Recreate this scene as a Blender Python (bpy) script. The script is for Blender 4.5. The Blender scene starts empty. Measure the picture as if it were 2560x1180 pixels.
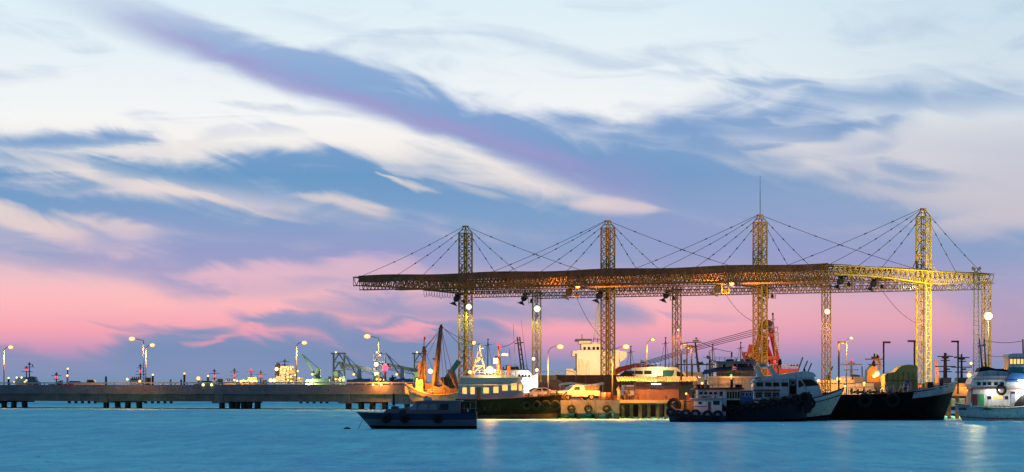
import bpy, bmesh, math, random
from mathutils import Vector, Matrix
random.seed(7)
S = bpy.context.scene
# ---------------------------------------------------------------- camera
FPX, HOR, CH = 7669.0, 965.0, 3.73          # focal length in photo pixels, horizon row, camera height (m)
cd = bpy.data.cameras.new('camera'); cam = bpy.data.objects.new('camera', cd); S.collection.objects.link(cam)
cam.location = (0, 0, CH); cam.rotation_euler = (math.radians(90), 0, 0)
cd.sensor_width = 36; cd.lens = 36 * FPX / 2560; cd.shift_y = (HOR - 590) / 2560; cd.clip_start = 1; cd.clip_end = 60000
S.camera = cam
S.render.resolution_x, S.render.resolution_y = 1024, 472
S.view_settings.view_transform = 'Standard'; S.view_settings.look = 'None'
S.view_settings.exposure = 0; S.view_settings.gamma = 1
S.cycles.use_denoising = True; S.cycles.max_bounces = 6; S.cycles.sample_clamp_indirect = 4; S.cycles.sample_clamp_direct = 0
S.cycles.caustics_reflective = False; S.cycles.caustics_refractive = False
# ---------------------------------------------------------------- world: dusk sky
def lin(c):
    return tuple((v/255/12.92 if v/255 <= .04045 else ((v/255+.055)/1.055)**2.4) for v in c)
W = bpy.data.worlds.new('World'); S.world = W; W.use_nodes = True
nt = W.node_tree; N = nt.nodes; LK = nt.links; N.clear()
def setin(n, i, v):
    if hasattr(v, 'is_output') or hasattr(v, 'links'): LK.new(v, n.inputs[i])
    else: n.inputs[i].default_value = v
def mth(op, a, b=None, c=None, clamp=False):
    n = N.new('ShaderNodeMath'); n.operation = op; n.use_clamp = clamp
    setin(n, 0, a)
    if b is not None: setin(n, 1, b)
    if c is not None: setin(n, 2, c)
    return n.outputs[0]
def mapr(v, a, b, c=0., d=1., typ='SMOOTHSTEP'):
    n = N.new('ShaderNodeMapRange'); n.interpolation_type = typ
    for i, x in enumerate((v, a, b, c, d)): setin(n, i, x)
    return n.outputs[0]
def comb(x, y, z=0.):
    n = N.new('ShaderNodeCombineXYZ'); setin(n, 0, x); setin(n, 1, y); setin(n, 2, z); return n.outputs[0]
def noise(vec, scale, det=4., rough=.55, dist=0.):
    n = N.new('ShaderNodeTexNoise'); n.noise_dimensions = '2D'; LK.new(vec, n.inputs['Vector'])
    n.inputs['Scale'].default_value = scale; n.inputs['Detail'].default_value = det
    n.inputs['Roughness'].default_value = rough; n.inputs['Distortion'].default_value = dist
    return n.outputs['Fac']
def mixc(f, a, b):
    n = N.new('ShaderNodeMix'); n.data_type = 'RGBA'; setin(n, 0, f)
    for i, v in ((6, a), (7, b)):
        if hasattr(v, 'links'): LK.new(v, n.inputs[i])
        else: n.inputs[i].default_value = (*v, 1)
    return n.outputs[2]
def ramp(f, stops):
    n = N.new('ShaderNodeValToRGB'); LK.new(f, n.inputs[0]); e = n.color_ramp.elements
    while len(e) < len(stops): e.new(.5)
    for el, (p, c) in zip(e, stops): el.position = p; el.color = (*lin(c), 1)
    return n.outputs[0]
tc = N.new('ShaderNodeTexCoord'); sp = N.new('ShaderNodeSeparateXYZ'); LK.new(tc.outputs['Generated'], sp.inputs[0])
dx, dy, dz = sp.outputs
az = mth('ARCTAN2', dx, dy); el = mth('ARCSINE', dz)
U = mth('MULTIPLY', az, 7.669)               # azimuth and elevation in thousandths of a photo pixel
V = mth('MULTIPLY', el, 7.669)
X = mth('ADD', U, 1.28); Y = mth('SUBTRACT', .965, V)
XY = comb(X, Y)
# slow warp plus wispy fibres that run along the drift of the clouds
wl = mth('MULTIPLY', mth('SUBTRACT', noise(XY, 2.2, 2), .5), .065)
rot = comb(mth('ADD', mth('MULTIPLY', X, .95), mth('MULTIPLY', Y, .31)), mth('MULTIPLY', mth('SUBTRACT', mth('MULTIPLY', Y, .95), mth('MULTIPLY', X, .31)), 3.6))
fib = mth('SUBTRACT', noise(rot, 3.0, 5, .5, .7), .5)
flat = comb(mth('MULTIPLY', X, 1.0), mth('MULTIPLY', Y, 5.0), 3.)
fib2 = mth('SUBTRACT', noise(flat, 2.2, 6, .52, .9), .5)
wy = mth('ADD', mth('MULTIPLY', wl, .7), mth('MULTIPLY', mth('ADD', mth('MULTIPLY', fib, .6), mth('MULTIPLY', fib2, .4)), .115))
Xw = mth('ADD', X, wl); Yw = mth('ADD', Y, wy)
PW = comb(Xw, Yw)
# each cloud streak is a soft band whose centre line, half width and amount follow curves over the azimuth
XN = mapr(Xw, -.4, 3., 0., 1., 'LINEAR'); XN3 = comb(XN, XN, XN)
def strokes(pl, soft=1., fall=2.9):
    """pl: streaks as (x, y, half width, amount) points, in photo pixels on the sky, x rising"""
    cur = 0.
    for line in pl:
        n = N.new('ShaderNodeRGBCurve'); LK.new(XN3, n.inputs['Color'])
        cm = n.mapping; cm.use_clip = False; cm.extend = 'HORIZONTAL'
        (xa, ya, wa, aa), (xb, yb, wb, ab) = line[0], line[-1]
        ra, rb = 2.2*wa+55, 2.2*wb+55
        line = [(xa-ra, ya-.2*ra*soft, wa*.6, 0)] + list(line) + [(xb+rb, yb+.2*rb*soft, wb*.6, 0)]
        for ci, f in enumerate((lambda q: (q[1]+100)/1200, lambda q: q[2]/140, lambda q: q[3])):
            c = cm.curves[ci]; pts = [((q[0]/1000+.4)/3.4, f(q)) for q in line]
            c.points[0].location = pts[0]; c.points[1].location = pts[-1]
            for p in pts[1:-1]: c.points.new(*p)
            for p in c.points: p.handle_type = 'AUTO_CLAMPED'
        cm.update()
        sx = N.new('ShaderNodeSeparateColor'); LK.new(n.outputs[0], sx.inputs[0])
        d = mth('SUBTRACT', mth('MULTIPLY_ADD', Yw, 1/1.2, .1/1.2), sx.outputs[0])
        d = mth('ABSOLUTE', mth('DIVIDE', d, mth('MULTIPLY', sx.outputs[1], .14/1.2)))
        f = mapr(d, fall, .0)
        cur = mth('MAXIMUM', mth('MULTIPLY', f, sx.outputs[2]), cur)
    return cur
DARK = [
 [(120,-10,45,.4),(330,42,56,.7),(480,92,52,.95),(680,155,50,1.15),(900,220,50,1.2),(1100,286,54,1.2),(1300,350,60,1.2),(1500,410,74,1.15),(1750,475,100,1.1),(2000,540,105,1)],
 [(1600,330,30,.7),(1850,300,48,.9),(2200,330,40,.9),(2260,320,25,.6)],
 [(2080,260,30,.6),(2350,270,30,.6),(2560,250,30,.5)],
 [(1870,215,14,.6),(2010,222,12,.55)], [(-60,395,26,.6),(200,405,24,.6),(420,410,20,.7)], [(-60,340,22,.5),(360,362,26,.55)], [(-60,440,34,.8),(150,470,30,.75),(360,440,24,.7)], [(1350,300,26,.5),(1560,340,34,.8),(1900,390,40,.8)], [(700,40,12,.25),(860,80,14,.3),(1000,120,14,.3)], [(600,268,7,.35),(800,272,9,.4),(1050,300,8,.35)], [(1650,190,9,.3),(1800,185,10,.35)], [(2150,180,12,.22),(2500,200,12,.25)],
 [(960,110,16,.35),(1180,120,14,.3)],
 [(1850,480,70,1),(2150,560,80,1),(2600,640,60,.9)],
 [(2250,440,14,.6),(2480,470,10,.5)], [(2240,470,14,.7),(2400,480,14,.5)],
 [(-60,355,26,.75),(350,350,16,.9)], [(350,385,10,.3),(700,330,12,.3)],
 [(-60,500,48,.9),(250,520,30,.9),(600,560,50,.95),(1000,590,70,1)],
 [(280,415,22,.8),(600,440,40,.95),(900,470,50,1),(1150,510,60,1),(1400,560,55,1),(1700,600,80,1)],
 [(600,430,34,1),(750,405,20,.9),(1000,450,24,.9),(1250,480,22,.9),(1480,540,30,.9)],
 [(300,650,28,.8),(620,650,60,.95),(1100,630,60,1),(1700,640,60,1),(2500,650,60,.95)],
 [(0,640,20,.5),(300,660,26,.7),(520,730,26,.75),(600,735,10,.5)],
 [(780,765,16,.6),(1150,770,28,.85),(1560,785,22,.8)],
 [(640,800,12,.9),(800,805,24,1),(900,850,40,1),(1150,850,50,1)],
 [(270,812,7,.8),(480,830,14,.95),(600,835,16,.9)],
 [(250,872,14,.7),(420,872,34,.95),(800,880,30,1)],
 [(-40,880,14,.7),(70,878,12,.6)],
 [(1700,798,5,.9),(1780,798,9,.95),(1860,800,5,.8)],
 [(1900,700,20,.6),(2100,720,26,.6),(2300,700,30,.7)], [(2380,720,60,.7),(2600,740,110,.95)],
]
LIGHT = [
 [(40,395,7,.4),(150,415,13,.6),(330,462,14,.8),(550,497,9,.7),(760,545,13,.4)],
 [(260,390,8,.6),(420,375,14,.9),(560,372,12,.7)],
 [(-40,535,20,.95),(90,575,24,.85),(230,605,15,.35)], [(170,548,10,.5),(280,570,17,.65),(390,590,10,.25)],
 [(740,478,7,.5),(860,500,14,.8),(980,535,12,.4)],
 [(460,690,18,.5),(620,695,24,.85),(900,680,26,.8),(1130,700,12,.3)],
 [(505,872,9,.6),(580,845,10,.7),(650,820,8,.6)],
 [(955,828,9,.8),(1030,826,13,.9),(1100,820,6,.4)], [(990,846,6,.5),(1040,836,8,.6)],
 [(1000,455,8,.7),(1060,480,12,.6)], [(1150,460,10,.5),(1215,480,10,.5)],
 [(1900,395,8,.5),(2050,375,20,.75),(2250,345,28,.8),(2600,380,50,.9)],
 [(2100,470,12,.4),(2300,500,30,.7),(2600,470,70,.95)], [(2280,560,10,.5),(2560,530,40,.9)],
 [(1960,300,8,.5),(2030,295,10,.5)],
 [(1420,505,10,.5),(1560,510,22,.95),(1650,525,10,.4)],
 [(0,750,60,.6),(520,780,30,.8),(720,770,10,.7)],
 [(1580,760,20,.6),(2000,790,44,.9),(2250,760,36,.8)], [(1480,725,12,.4),(1700,730,16,.4)],
 [(1880,570,14,.25),(2240,590,18,.3)], [(1200,590,14,.2),(1420,600,14,.2)],
]
cd_ = mth('MAXIMUM', strokes(DARK[:1], 1., 2.0), strokes(DARK[1:], 1., 2.7)); cl_ = strokes(LIGHT, 1., 2.5)
grain = mth('ADD', mth('MULTIPLY', fib, .55), mth('MULTIPLY', fib2, .35))
DK = mapr(mth('ADD', mth('MULTIPLY', cd_, mth('ADD', 1., mth('MULTIPLY', grain, 1.3))), mth('MULTIPLY', grain, .35)), .02, .98)
# outside the view the same streaky cloud goes on, and a thin mauve veil lies over the middle sky
wide = mth('MULTIPLY', mapr(mth('ABSOLUTE', U), 1.35, 1.9), mth('MULTIPLY', mapr(noise(flat, 1.1, 5, .5, .8), .42, .66), mth('MULTIPLY', mapr(Y, -.1, .3), mapr(Y, .95, .8))))
veil = mth('MULTIPLY', mth('MULTIPLY', mapr(Y, .42, .56), mapr(Y, .74, .60)), mth('ADD', .42, mth('MULTIPLY', grain, .6)))
haze = mth('MULTIPLY', mth('MULTIPLY', mapr(mth('ADD', fib2, mth('MULTIPLY', fib, .5)), -.06, .30), mapr(Y, .45, .3)), .38)
DK = mth('MAXIMUM', mth('MAXIMUM', mth('MAXIMUM', DK, haze), mth('MULTIPLY', wide, .9)), veil)
LT = mapr(mth('ADD', mth('MULTIPLY', cl_, mth('ADD', 1., mth('MULTIPLY', grain, 1.6))), mth('MULTIPLY', grain, .15)), .10, 1.0)
# colour by height above the horizon
clear_c = ramp(Y, [(0,(222,239,247)),(.16,(232,242,247)),(.30,(246,246,246)),(.40,(246,238,231)),(.50,(226,213,216)),(.60,(196,186,208)),(.69,(240,194,200)),(.76,(254,187,188)),(.82,(250,168,180)),(.868,(205,152,186)),(.905,(140,146,186)),(.965,(116,144,180))])
dark_c = ramp(Y, [(0,(196,208,230)),(.09,(160,182,218)),(.18,(140,172,214)),(.30,(130,163,208)),(.44,(108,154,199)),(.53,(124,160,201)),(.63,(142,160,200)),(.72,(172,164,198)),(.80,(142,150,190)),(.87,(124,144,184)),(.965,(112,143,180))])
light_c = ramp(Y, [(0,(226,240,247)),(.30,(240,240,238)),(.40,(236,228,226)),(.50,(235,218,212)),(.57,(228,208,206)),(.66,(244,198,204)),(.76,(252,184,190)),(.84,(240,160,180)),(.965,(160,150,185))])
col = mixc(DK, clear_c, dark_c)
col = mixc(mth('MULTIPLY', LT, mapr(Y, .0, .2, .0, .9)), col, light_c)
# violet glow on the lower rim of the long diagonal band
VI = strokes([[(330,80,20,.5),(520,140,18,.7),(700,200,18,.85),(950,268,18,.8),(1200,350,20,.8),(1420,420,26,.7),(1600,480,40,.5)], [(1600,560,60,.35),(2200,640,60,.4)], [(300,640,60,.35),(1100,680,50,.4)]])
col = mixc(mth('MULTIPLY', mth('MULTIPLY', VI, DK), .75), col, lin((168,152,204)))
rr = mapr(U, .15, 1.0)
lowr = mth('MULTIPLY', mth('MULTIPLY', rr, mapr(Y, .62, .74)), mapr(Y, .95, .86))
col = mixc(mth('MULTIPLY', lowr, .5), col, ramp(Y, [(.70,(168,160,200)),(.80,(222,160,182)),(.87,(176,146,186)),(.95,(120,138,182))]))
lil = mth('MULTIPLY', mth('MULTIPLY', rr, mapr(Y, .26, .40)), mapr(Y, .66, .50))
col = mixc(mth('MULTIPLY', lil, .38), col, lin((176,178,206)))
# the right of the sunset is a little deeper
deep = mapr(U, .2, 1.5)
col = mixc(mth('MULTIPLY', deep, mapr(Y, .2, .7, .30, .14)), col, lin((112,162,198)))
# above and away from the afterglow the sky goes on clear, brightened and blued overhead to light the water
sky = N.new('ShaderNodeTexSky'); sky.sky_type = 'NISHITA'; sky.sun_disc = False
sky.sun_elevation = math.radians(1.5); sky.sun_rotation = 0; sky.altitude = 0; sky.ozone_density = 2.5
nis = N.new('ShaderNodeMix'); nis.data_type = 'RGBA'; nis.blend_type = 'MULTIPLY'; nis.inputs[0].default_value = 1
LK.new(sky.outputs[0], nis.inputs[6]); nis.inputs[7].default_value = (.22, .25, .33, 1)
above = mapr(el, math.radians(8), math.radians(42))
side = mapr(mth('ABSOLUTE', az), math.radians(16), math.radians(95))
high = ramp(mapr(el, math.radians(6), math.radians(60), 0, 1, 'LINEAR'), [(0,(222,239,247)),(.12,(160,218,246)),(.45,(132,214,252)),(1,(124,204,250))])
col2 = mixc(mapr(el, math.radians(6.2), math.radians(10)), col, high)
away = mth('MAXIMUM', mth('MULTIPLY', above, .35), side)
col3 = mixc(away, col2, nis.outputs[2])
bg = N.new('ShaderNodeBackground'); LK.new(col3, bg.inputs[0]); bg.inputs[1].default_value = 1.0
wo = N.new('ShaderNodeOutputWorld'); LK.new(bg.outputs[0], wo.inputs[0])
W.cycles.sampling_method = 'MANUAL'; W.cycles.sample_map_resolution = 512
# ---------------------------------------------------------------- helpers
COL = S.collection
def P(px, py, D): return Vector(((px-1280)/FPX*D, D, CH-(py-HOR)/FPX*D))
MATS = {}
def mat(name, c, r=.6, m=0., var=.25, scale=2., em=None, es=1., bump=0., alpha=1., stretch=(1,1,1), spec=.5, streak=0.):
    if name in MATS: return MATS[name]
    M = bpy.data.materials.new(name); M.use_nodes = True; t = M.node_tree; b = t.nodes['Principled BSDF']
    b.inputs['Roughness'].default_value = r; b.inputs['Metallic'].default_value = m; b.inputs['Specular IOR Level'].default_value = spec
    if var > 0 or bump > 0:
        tc = t.nodes.new('ShaderNodeTexCoord'); mp = t.nodes.new('ShaderNodeMapping'); mp.inputs['Scale'].default_value = stretch
        nz = t.nodes.new('ShaderNodeTexNoise'); nz.inputs['Scale'].default_value = scale; nz.inputs['Detail'].default_value = 6; nz.inputs['Roughness'].default_value = .65
        t.links.new(tc.outputs['Object'], mp.inputs[0]); t.links.new(mp.outputs[0], nz.inputs['Vector'])
        cr = t.nodes.new('ShaderNodeValToRGB'); e = cr.color_ramp.elements
        e[0].position = .3; e[1].position = .7
        e[0].color = (*[max(0, x*(1-var)) for x in c], 1); e[1].color = (*[min(1, x*(1+var*.5)) for x in c], 1)
        t.links.new(nz.outputs['Fac'], cr.inputs[0]); out = cr.outputs[0]
        if streak:      # rust runs down the plating
            m2 = t.nodes.new('ShaderNodeMapping'); m2.inputs['Scale'].default_value = (2.6,2.6,.28); n2 = t.nodes.new('ShaderNodeTexNoise'); n2.inputs['Scale'].default_value = 1.4; n2.inputs['Detail'].default_value = 7
            t.links.new(tc.outputs['Object'], m2.inputs[0]); t.links.new(m2.outputs[0], n2.inputs['Vector'])
            r2 = t.nodes.new('ShaderNodeMapRange'); r2.inputs[1].default_value = .52; r2.inputs[2].default_value = .75; r2.inputs[4].default_value = streak; t.links.new(n2.outputs['Fac'], r2.inputs[0])
            mx_ = t.nodes.new('ShaderNodeMix'); mx_.data_type = 'RGBA'; t.links.new(r2.outputs[0], mx_.inputs[0]); t.links.new(out, mx_.inputs[6]); mx_.inputs[7].default_value = (.11,.045,.022,1); out = mx_.outputs[2]
        t.links.new(out, b.inputs['Base Color'])
        if bump:
            bp = t.nodes.new('ShaderNodeBump'); bp.inputs['Strength'].default_value = bump; bp.inputs['Distance'].default_value = .05
            t.links.new(nz.outputs['Fac'], bp.inputs['Height']); t.links.new(bp.outputs[0], b.inputs['Normal'])
    else: b.inputs['Base Color'].default_value = (*c, 1)
    if em: b.inputs['Emission Color'].default_value = (*em, 1); b.inputs['Emission Strength'].default_value = es
    if alpha < 1: b.inputs['Alpha'].default_value = alpha
    MATS[name] = M; return M
def link(o, parent=None):
    COL.objects.link(o)
    if parent is not None: o.parent = parent
    return o
class MB:
    def __init__(s): s.v = []; s.f = []
    def add(s, vs, fs):
        k = len(s.v); s.v += [tuple(v) for v in vs]; s.f += [tuple(i+k for i in f) for f in fs]; return s
    def box(s, x0, x1, y0, y1, z0, z1):
        return s.add([(x0,y0,z0),(x1,y0,z0),(x1,y1,z0),(x0,y1,z0),(x0,y0,z1),(x1,y0,z1),(x1,y1,z1),(x0,y1,z1)],
                     [(3,2,1,0),(4,5,6,7),(0,1,5,4),(1,2,6,5),(2,3,7,6),(3,0,4,7)])
    def bar(s, a, b, w, h=None):
        h = h or w; a = Vector(a); b = Vector(b); d = (b-a).normalized()
        u = d.cross(Vector((0,0,1)) if abs(d.z) < .95 else Vector((0,1,0))).normalized(); n = u.cross(d)
        vs = [p + u*i*w/2 + n*j*h/2 for p in (a, b) for i, j in ((-1,-1),(1,-1),(1,1),(-1,1))]
        return s.add(vs, [(0,1,2,3),(7,6,5,4),(0,4,5,1),(1,5,6,2),(2,6,7,3),(3,7,4,0)])
    def tube(s, a, b, r0, r1=None, n=8):
        r1 = r0 if r1 is None else r1; a = Vector(a); b = Vector(b); d = (b-a).normalized()
        u = d.cross(Vector((0,0,1)) if abs(d.z) < .95 else Vector((0,1,0))).normalized(); w = u.cross(d)
        cs = [(math.cos(2*math.pi*i/n), math.sin(2*math.pi*i/n)) for i in range(n)]
        vs = [a+(u*c+w*q)*r0 for c, q in cs] + [b+(u*c+w*q)*r1 for c, q in cs]
        fs = [(i, (i+1) % n, n+(i+1) % n, n+i) for i in range(n)] + [tuple(range(n-1,-1,-1)), tuple(range(n, 2*n))]
        return s.add(vs, fs)
    def path(s, pts, r, n=6):
        for a, b in zip(pts, pts[1:]): s.tube(a, b, r, r, n)
        return s
    def prism(s, pts, y0, y1, y0b=None):
        """polygon in x-z pushed along y"""
        n = len(pts)
        vs = [(x, y0, z) for x, z in pts] + [(x, y1, z) for x, z in pts]
        return s.add(vs, [tuple(range(n)), tuple(range(2*n-1, n-1, -1))] + [(i, n+i, n+(i+1) % n, (i+1) % n) for i in range(n)])
    def slab(s, pts, z0, z1):
        """polygon in x-y pushed along z"""
        n = len(pts)
        vs = [(x, y, z0) for x, y in pts] + [(x, y, z1) for x, y in pts]
        return s.add(vs, [tuple(range(n-1,-1,-1)), tuple(range(n, 2*n))] + [(i, (i+1) % n, n+(i+1) % n, n+i) for i in range(n)])
    def ball(s, c, r, n=10, m=6, sz=(1,1,1)):
        vs = [(c[0], c[1], c[2]-r*sz[2])]
        for j in range(1, m):
            a = -math.pi/2 + math.pi*j/m
            for i in range(n):
                p = 2*math.pi*i/n; vs.append((c[0]+r*sz[0]*math.cos(a)*math.cos(p), c[1]+r*sz[1]*math.cos(a)*math.sin(p), c[2]+r*sz[2]*math.sin(a)))
        vs.append((c[0], c[1], c[2]+r*sz[2])); L = len(vs)-1
        fs = [(0, 1+(i+1) % n, 1+i) for i in range(n)]
        for j in range(m-2):
            for i in range(n): fs.append((1+j*n+i, 1+j*n+(i+1) % n, 1+(j+1)*n+(i+1) % n, 1+(j+1)*n+i))
        fs += [(L, 1+(m-2)*n+i, 1+(m-2)*n+(i+1) % n) for i in range(n)]
        return s.add(vs, fs)
    def torus(s, c, R, r, axis='y', n=14, m=6):
        vs = []
        for i in range(n):
            a = 2*math.pi*i/n
            for j in range(m):
                b = 2*math.pi*j/m; q = R+r*math.cos(b); h = r*math.sin(b)
                p = {'y': (q*math.cos(a), h, q*math.sin(a)), 'z': (q*math.cos(a), q*math.sin(a), h), 'x': (h, q*math.cos(a), q*math.sin(a))}[axis]
                vs.append((c[0]+p[0], c[1]+p[1], c[2]+p[2]))
        return s.add(vs, [(i*m+j, ((i+1) % n)*m+j, ((i+1) % n)*m+(j+1) % m, i*m+(j+1) % m) for i in range(n) for j in range(m)])
    def mesh(s, name, m, smooth=False):
        me = bpy.data.meshes.new(name); me.from_pydata(s.v, [], s.f); me.materials.append(m); me.update()
        b = bmesh.new(); b.from_mesh(me); bmesh.ops.recalc_face_normals(b, faces=b.faces); b.to_mesh(me); b.free()
        if smooth: me.shade_smooth()
        return me
    def build(s, name, m, parent=None, smooth=False, loc=None, label=None):
        o = bpy.data.objects.new(name, s.mesh(name, m, smooth)); link(o, parent)
        if loc is not None: o.location = loc
        if label: o['label'] = label
        return o
def tag(o, label=None, cat=None, group=None, kind=None):
    if label: o['label'] = label
    if cat: o['category'] = cat
    if group: o['group'] = group
    if kind: o['kind'] = kind
    return o
def empty(name, loc, rz=0., label=None, cat=None, group=None):
    o = bpy.data.objects.new(name, None); o.empty_display_size = .2; link(o); o.location = loc; o.rotation_euler.z = rz
    return tag(o, label, cat, group, 'thing' if cat else None)
def copy_tree(o, parent=None):
    c = o.copy(); link(c)
    if parent is not None: c.parent = parent
    for ch in o.children: copy_tree(ch, c)
    return c
REG = {}
class T:
    """a thing rooted at a photo-measured spot; x(), z() give metres from its root at that distance"""
    def __init__(s, name, label, cat, px, py, D, group=None, rz=0.):
        s.px, s.py, s.D, s.k = px, py, D, FPX/D
        s.o = empty(name, P(px, py, D), rz, label, cat, group); REG[name] = s
    def x(s, px): return (px-s.px)/s.k
    def z(s, py): return (s.py-py)/s.k
    def p(s, px, py, d=0.): return (s.x(px), d, s.z(py))
    def box(s, name, m, x0, x1, y0, y1, d0, d1, parent=None, label=None):
        return MB().box(s.x(x0), s.x(x1), d0, d1, s.z(y1), s.z(y0)).build(name, m, parent or s.o, label=label)
    def tube(s, name, m, a, b, r0, r1=None, parent=None, n=8, label=None):
        return MB().tube(s.p(*a), s.p(*b), r0, r1, n).build(name, m, parent or s.o, True, label=label)
    def bar(s, name, m, a, b, w, h=None, parent=None): return MB().bar(s.p(*a), s.p(*b), w, h).build(name, m, parent or s.o)
    def path(s, name, m, pts, r, parent=None): return MB().path([s.p(*q) for q in pts], r).build(name, m, parent or s.o)
    def prism(s, name, m, pts, d0, d1, parent=None, label=None): return MB().prism([(s.x(a), s.z(b)) for a, b in pts], d0, d1).build(name, m, parent or s.o, label=label)
    def ball(s, name, m, c, r, parent=None, sz=(1,1,1)): return MB().ball(s.p(*c), r, sz=sz).build(name, m, parent or s.o, True)
def point(parent, loc, col, power, r=.15, down=0):
    l = bpy.data.lights.new('lamp_light', 'SPOT' if down else 'POINT')
    if down: l.spot_size = math.radians(down); l.spot_blend = .5
    l.color = col; l.energy = power; l.shadow_soft_size = r
    o = bpy.data.objects.new('lamp_light', l); link(o, parent); o.location = loc; return o
ORANGE, WARM, WHITE, GREENW, RED = (1,.32,.03), (1,.56,.16), (1,.93,.72), (.86,1,.62), (1,.03,.06)
def glow(name, c, s): return mat('glow_'+name, (0,0,0), .5, 0, 0, em=c, es=s)
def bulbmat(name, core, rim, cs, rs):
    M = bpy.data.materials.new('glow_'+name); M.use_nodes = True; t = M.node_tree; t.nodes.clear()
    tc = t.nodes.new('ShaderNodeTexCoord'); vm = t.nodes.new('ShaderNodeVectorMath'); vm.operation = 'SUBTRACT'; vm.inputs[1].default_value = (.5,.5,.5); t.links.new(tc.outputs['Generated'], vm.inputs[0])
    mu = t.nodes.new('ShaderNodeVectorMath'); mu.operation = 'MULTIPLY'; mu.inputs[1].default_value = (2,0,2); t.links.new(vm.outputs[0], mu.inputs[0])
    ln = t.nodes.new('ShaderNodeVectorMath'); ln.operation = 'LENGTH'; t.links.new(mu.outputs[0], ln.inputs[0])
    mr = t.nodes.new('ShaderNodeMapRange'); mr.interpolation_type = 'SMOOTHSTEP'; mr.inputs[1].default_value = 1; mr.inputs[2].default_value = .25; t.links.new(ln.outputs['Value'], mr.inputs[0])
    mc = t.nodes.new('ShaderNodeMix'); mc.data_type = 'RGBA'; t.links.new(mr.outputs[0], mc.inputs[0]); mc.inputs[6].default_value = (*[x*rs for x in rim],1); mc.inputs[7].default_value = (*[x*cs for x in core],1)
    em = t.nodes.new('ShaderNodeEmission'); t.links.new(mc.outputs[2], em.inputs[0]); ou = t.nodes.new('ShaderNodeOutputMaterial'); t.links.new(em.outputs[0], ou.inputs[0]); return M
# bulbs: overbright centre, with the lamp's coloured halo painted into the rim
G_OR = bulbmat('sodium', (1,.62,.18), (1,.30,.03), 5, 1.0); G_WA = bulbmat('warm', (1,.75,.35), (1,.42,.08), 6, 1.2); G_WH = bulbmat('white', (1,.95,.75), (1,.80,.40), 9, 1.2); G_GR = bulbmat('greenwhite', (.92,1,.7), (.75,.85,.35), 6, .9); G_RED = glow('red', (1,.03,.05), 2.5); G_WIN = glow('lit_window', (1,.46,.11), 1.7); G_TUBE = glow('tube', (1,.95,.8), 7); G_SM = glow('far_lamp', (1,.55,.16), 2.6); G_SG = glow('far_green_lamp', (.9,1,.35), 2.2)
YEL = mat('yellow_paint', (.62,.40,.03), .5, .1, .35, 1.5, streak=.6)
STEEL = mat('dark_steel', (.045,.042,.042), .5, .5, .3, 3)
GALV = mat('galvanised', (.32,.33,.34), .45, .6, .2, 3)
WHITEP = mat('white_paint', (.72,.72,.70), .4, 0, .12, 1.2, streak=.55)
CREAM = mat('cream_paint', (.62,.56,.42), .5, 0, .15, 1.2, streak=.6)
NAVY = mat('navy_paint', (.012,.02,.07), .35, 0, .3, 1.5, streak=.3)
BLACKH = mat('black_hull', (.006,.0055,.0055), .7, 0, .5, 1.2, spec=.15, streak=.22)
RUST = mat('rust_red', (.16,.04,.025), .7, 0, .4, 2)
REDP = mat('red_paint', (.55,.035,.02), .45, 0, .2, 1.5, streak=.4)
RUBBER = mat('rubber', (.009,.009,.009), .85, 0, .2, 5)
GLASS = mat('dark_glass', (.02,.025,.03), .06, 0, 0)
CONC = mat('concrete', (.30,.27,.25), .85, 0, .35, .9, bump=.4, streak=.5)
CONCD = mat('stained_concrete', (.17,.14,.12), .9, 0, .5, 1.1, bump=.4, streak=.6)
WOOD = mat('weathered_wood', (.18,.12,.075), .8, 0, .4, 2, stretch=(1,1,6))
ROPE = mat('rope', (.10,.085,.07), .9, 0, .2, 6)
GREYP = mat('grey_paint', (.30,.32,.35), .5, 0, .15, 1.5, streak=.4)
TEAL = mat('teal_paint', (.03,.22,.22), .5, 0, .2, 1.5)
BLUEP = mat('blue_paint', (.03,.11,.35), .45, 0, .2, 1.5)
GREENP = mat('pale_green_paint', (.34,.42,.25), .5, 0, .2, .8)
TARP = mat('tarpaulin', (.60,.50,.13), .7, 0, .2, 2, bump=.4)
# ---------------------------------------------------------------- water
wm = bpy.data.materials.new('sea_water'); wm.use_nodes = True
t = wm.node_tree; b = t.nodes['Principled BSDF']
t.nodes.remove(b)
df = t.nodes.new('ShaderNodeBsdfDiffuse'); df.inputs[0].default_value = (.17,.84,.92,1)     # turbid blue-green harbour water
gs = t.nodes.new('ShaderNodeBsdfGlossy'); gs.inputs['Roughness'].default_value = .3
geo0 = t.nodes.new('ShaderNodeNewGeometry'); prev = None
for sc, st in ((.55,(1,.10,1)), (.07,(1,.3,1))):       # light and dark of wave slopes put into the colour, in streaks and patches
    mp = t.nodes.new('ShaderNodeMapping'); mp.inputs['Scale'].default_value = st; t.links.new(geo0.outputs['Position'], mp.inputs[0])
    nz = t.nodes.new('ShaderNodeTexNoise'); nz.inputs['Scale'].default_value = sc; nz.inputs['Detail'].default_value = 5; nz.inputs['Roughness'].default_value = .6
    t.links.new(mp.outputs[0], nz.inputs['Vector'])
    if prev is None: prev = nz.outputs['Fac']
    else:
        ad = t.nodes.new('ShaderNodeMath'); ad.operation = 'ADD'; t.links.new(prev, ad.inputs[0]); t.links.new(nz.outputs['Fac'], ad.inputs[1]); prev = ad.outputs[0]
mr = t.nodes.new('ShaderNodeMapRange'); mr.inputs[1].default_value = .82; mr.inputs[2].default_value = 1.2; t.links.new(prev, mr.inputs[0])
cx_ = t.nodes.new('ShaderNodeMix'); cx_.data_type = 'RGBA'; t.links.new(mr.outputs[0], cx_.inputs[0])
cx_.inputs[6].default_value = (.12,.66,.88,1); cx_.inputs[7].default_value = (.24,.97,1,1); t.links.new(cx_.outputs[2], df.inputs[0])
mx = t.nodes.new('ShaderNodeMixShader'); mx.inputs[0].default_value = .13
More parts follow.
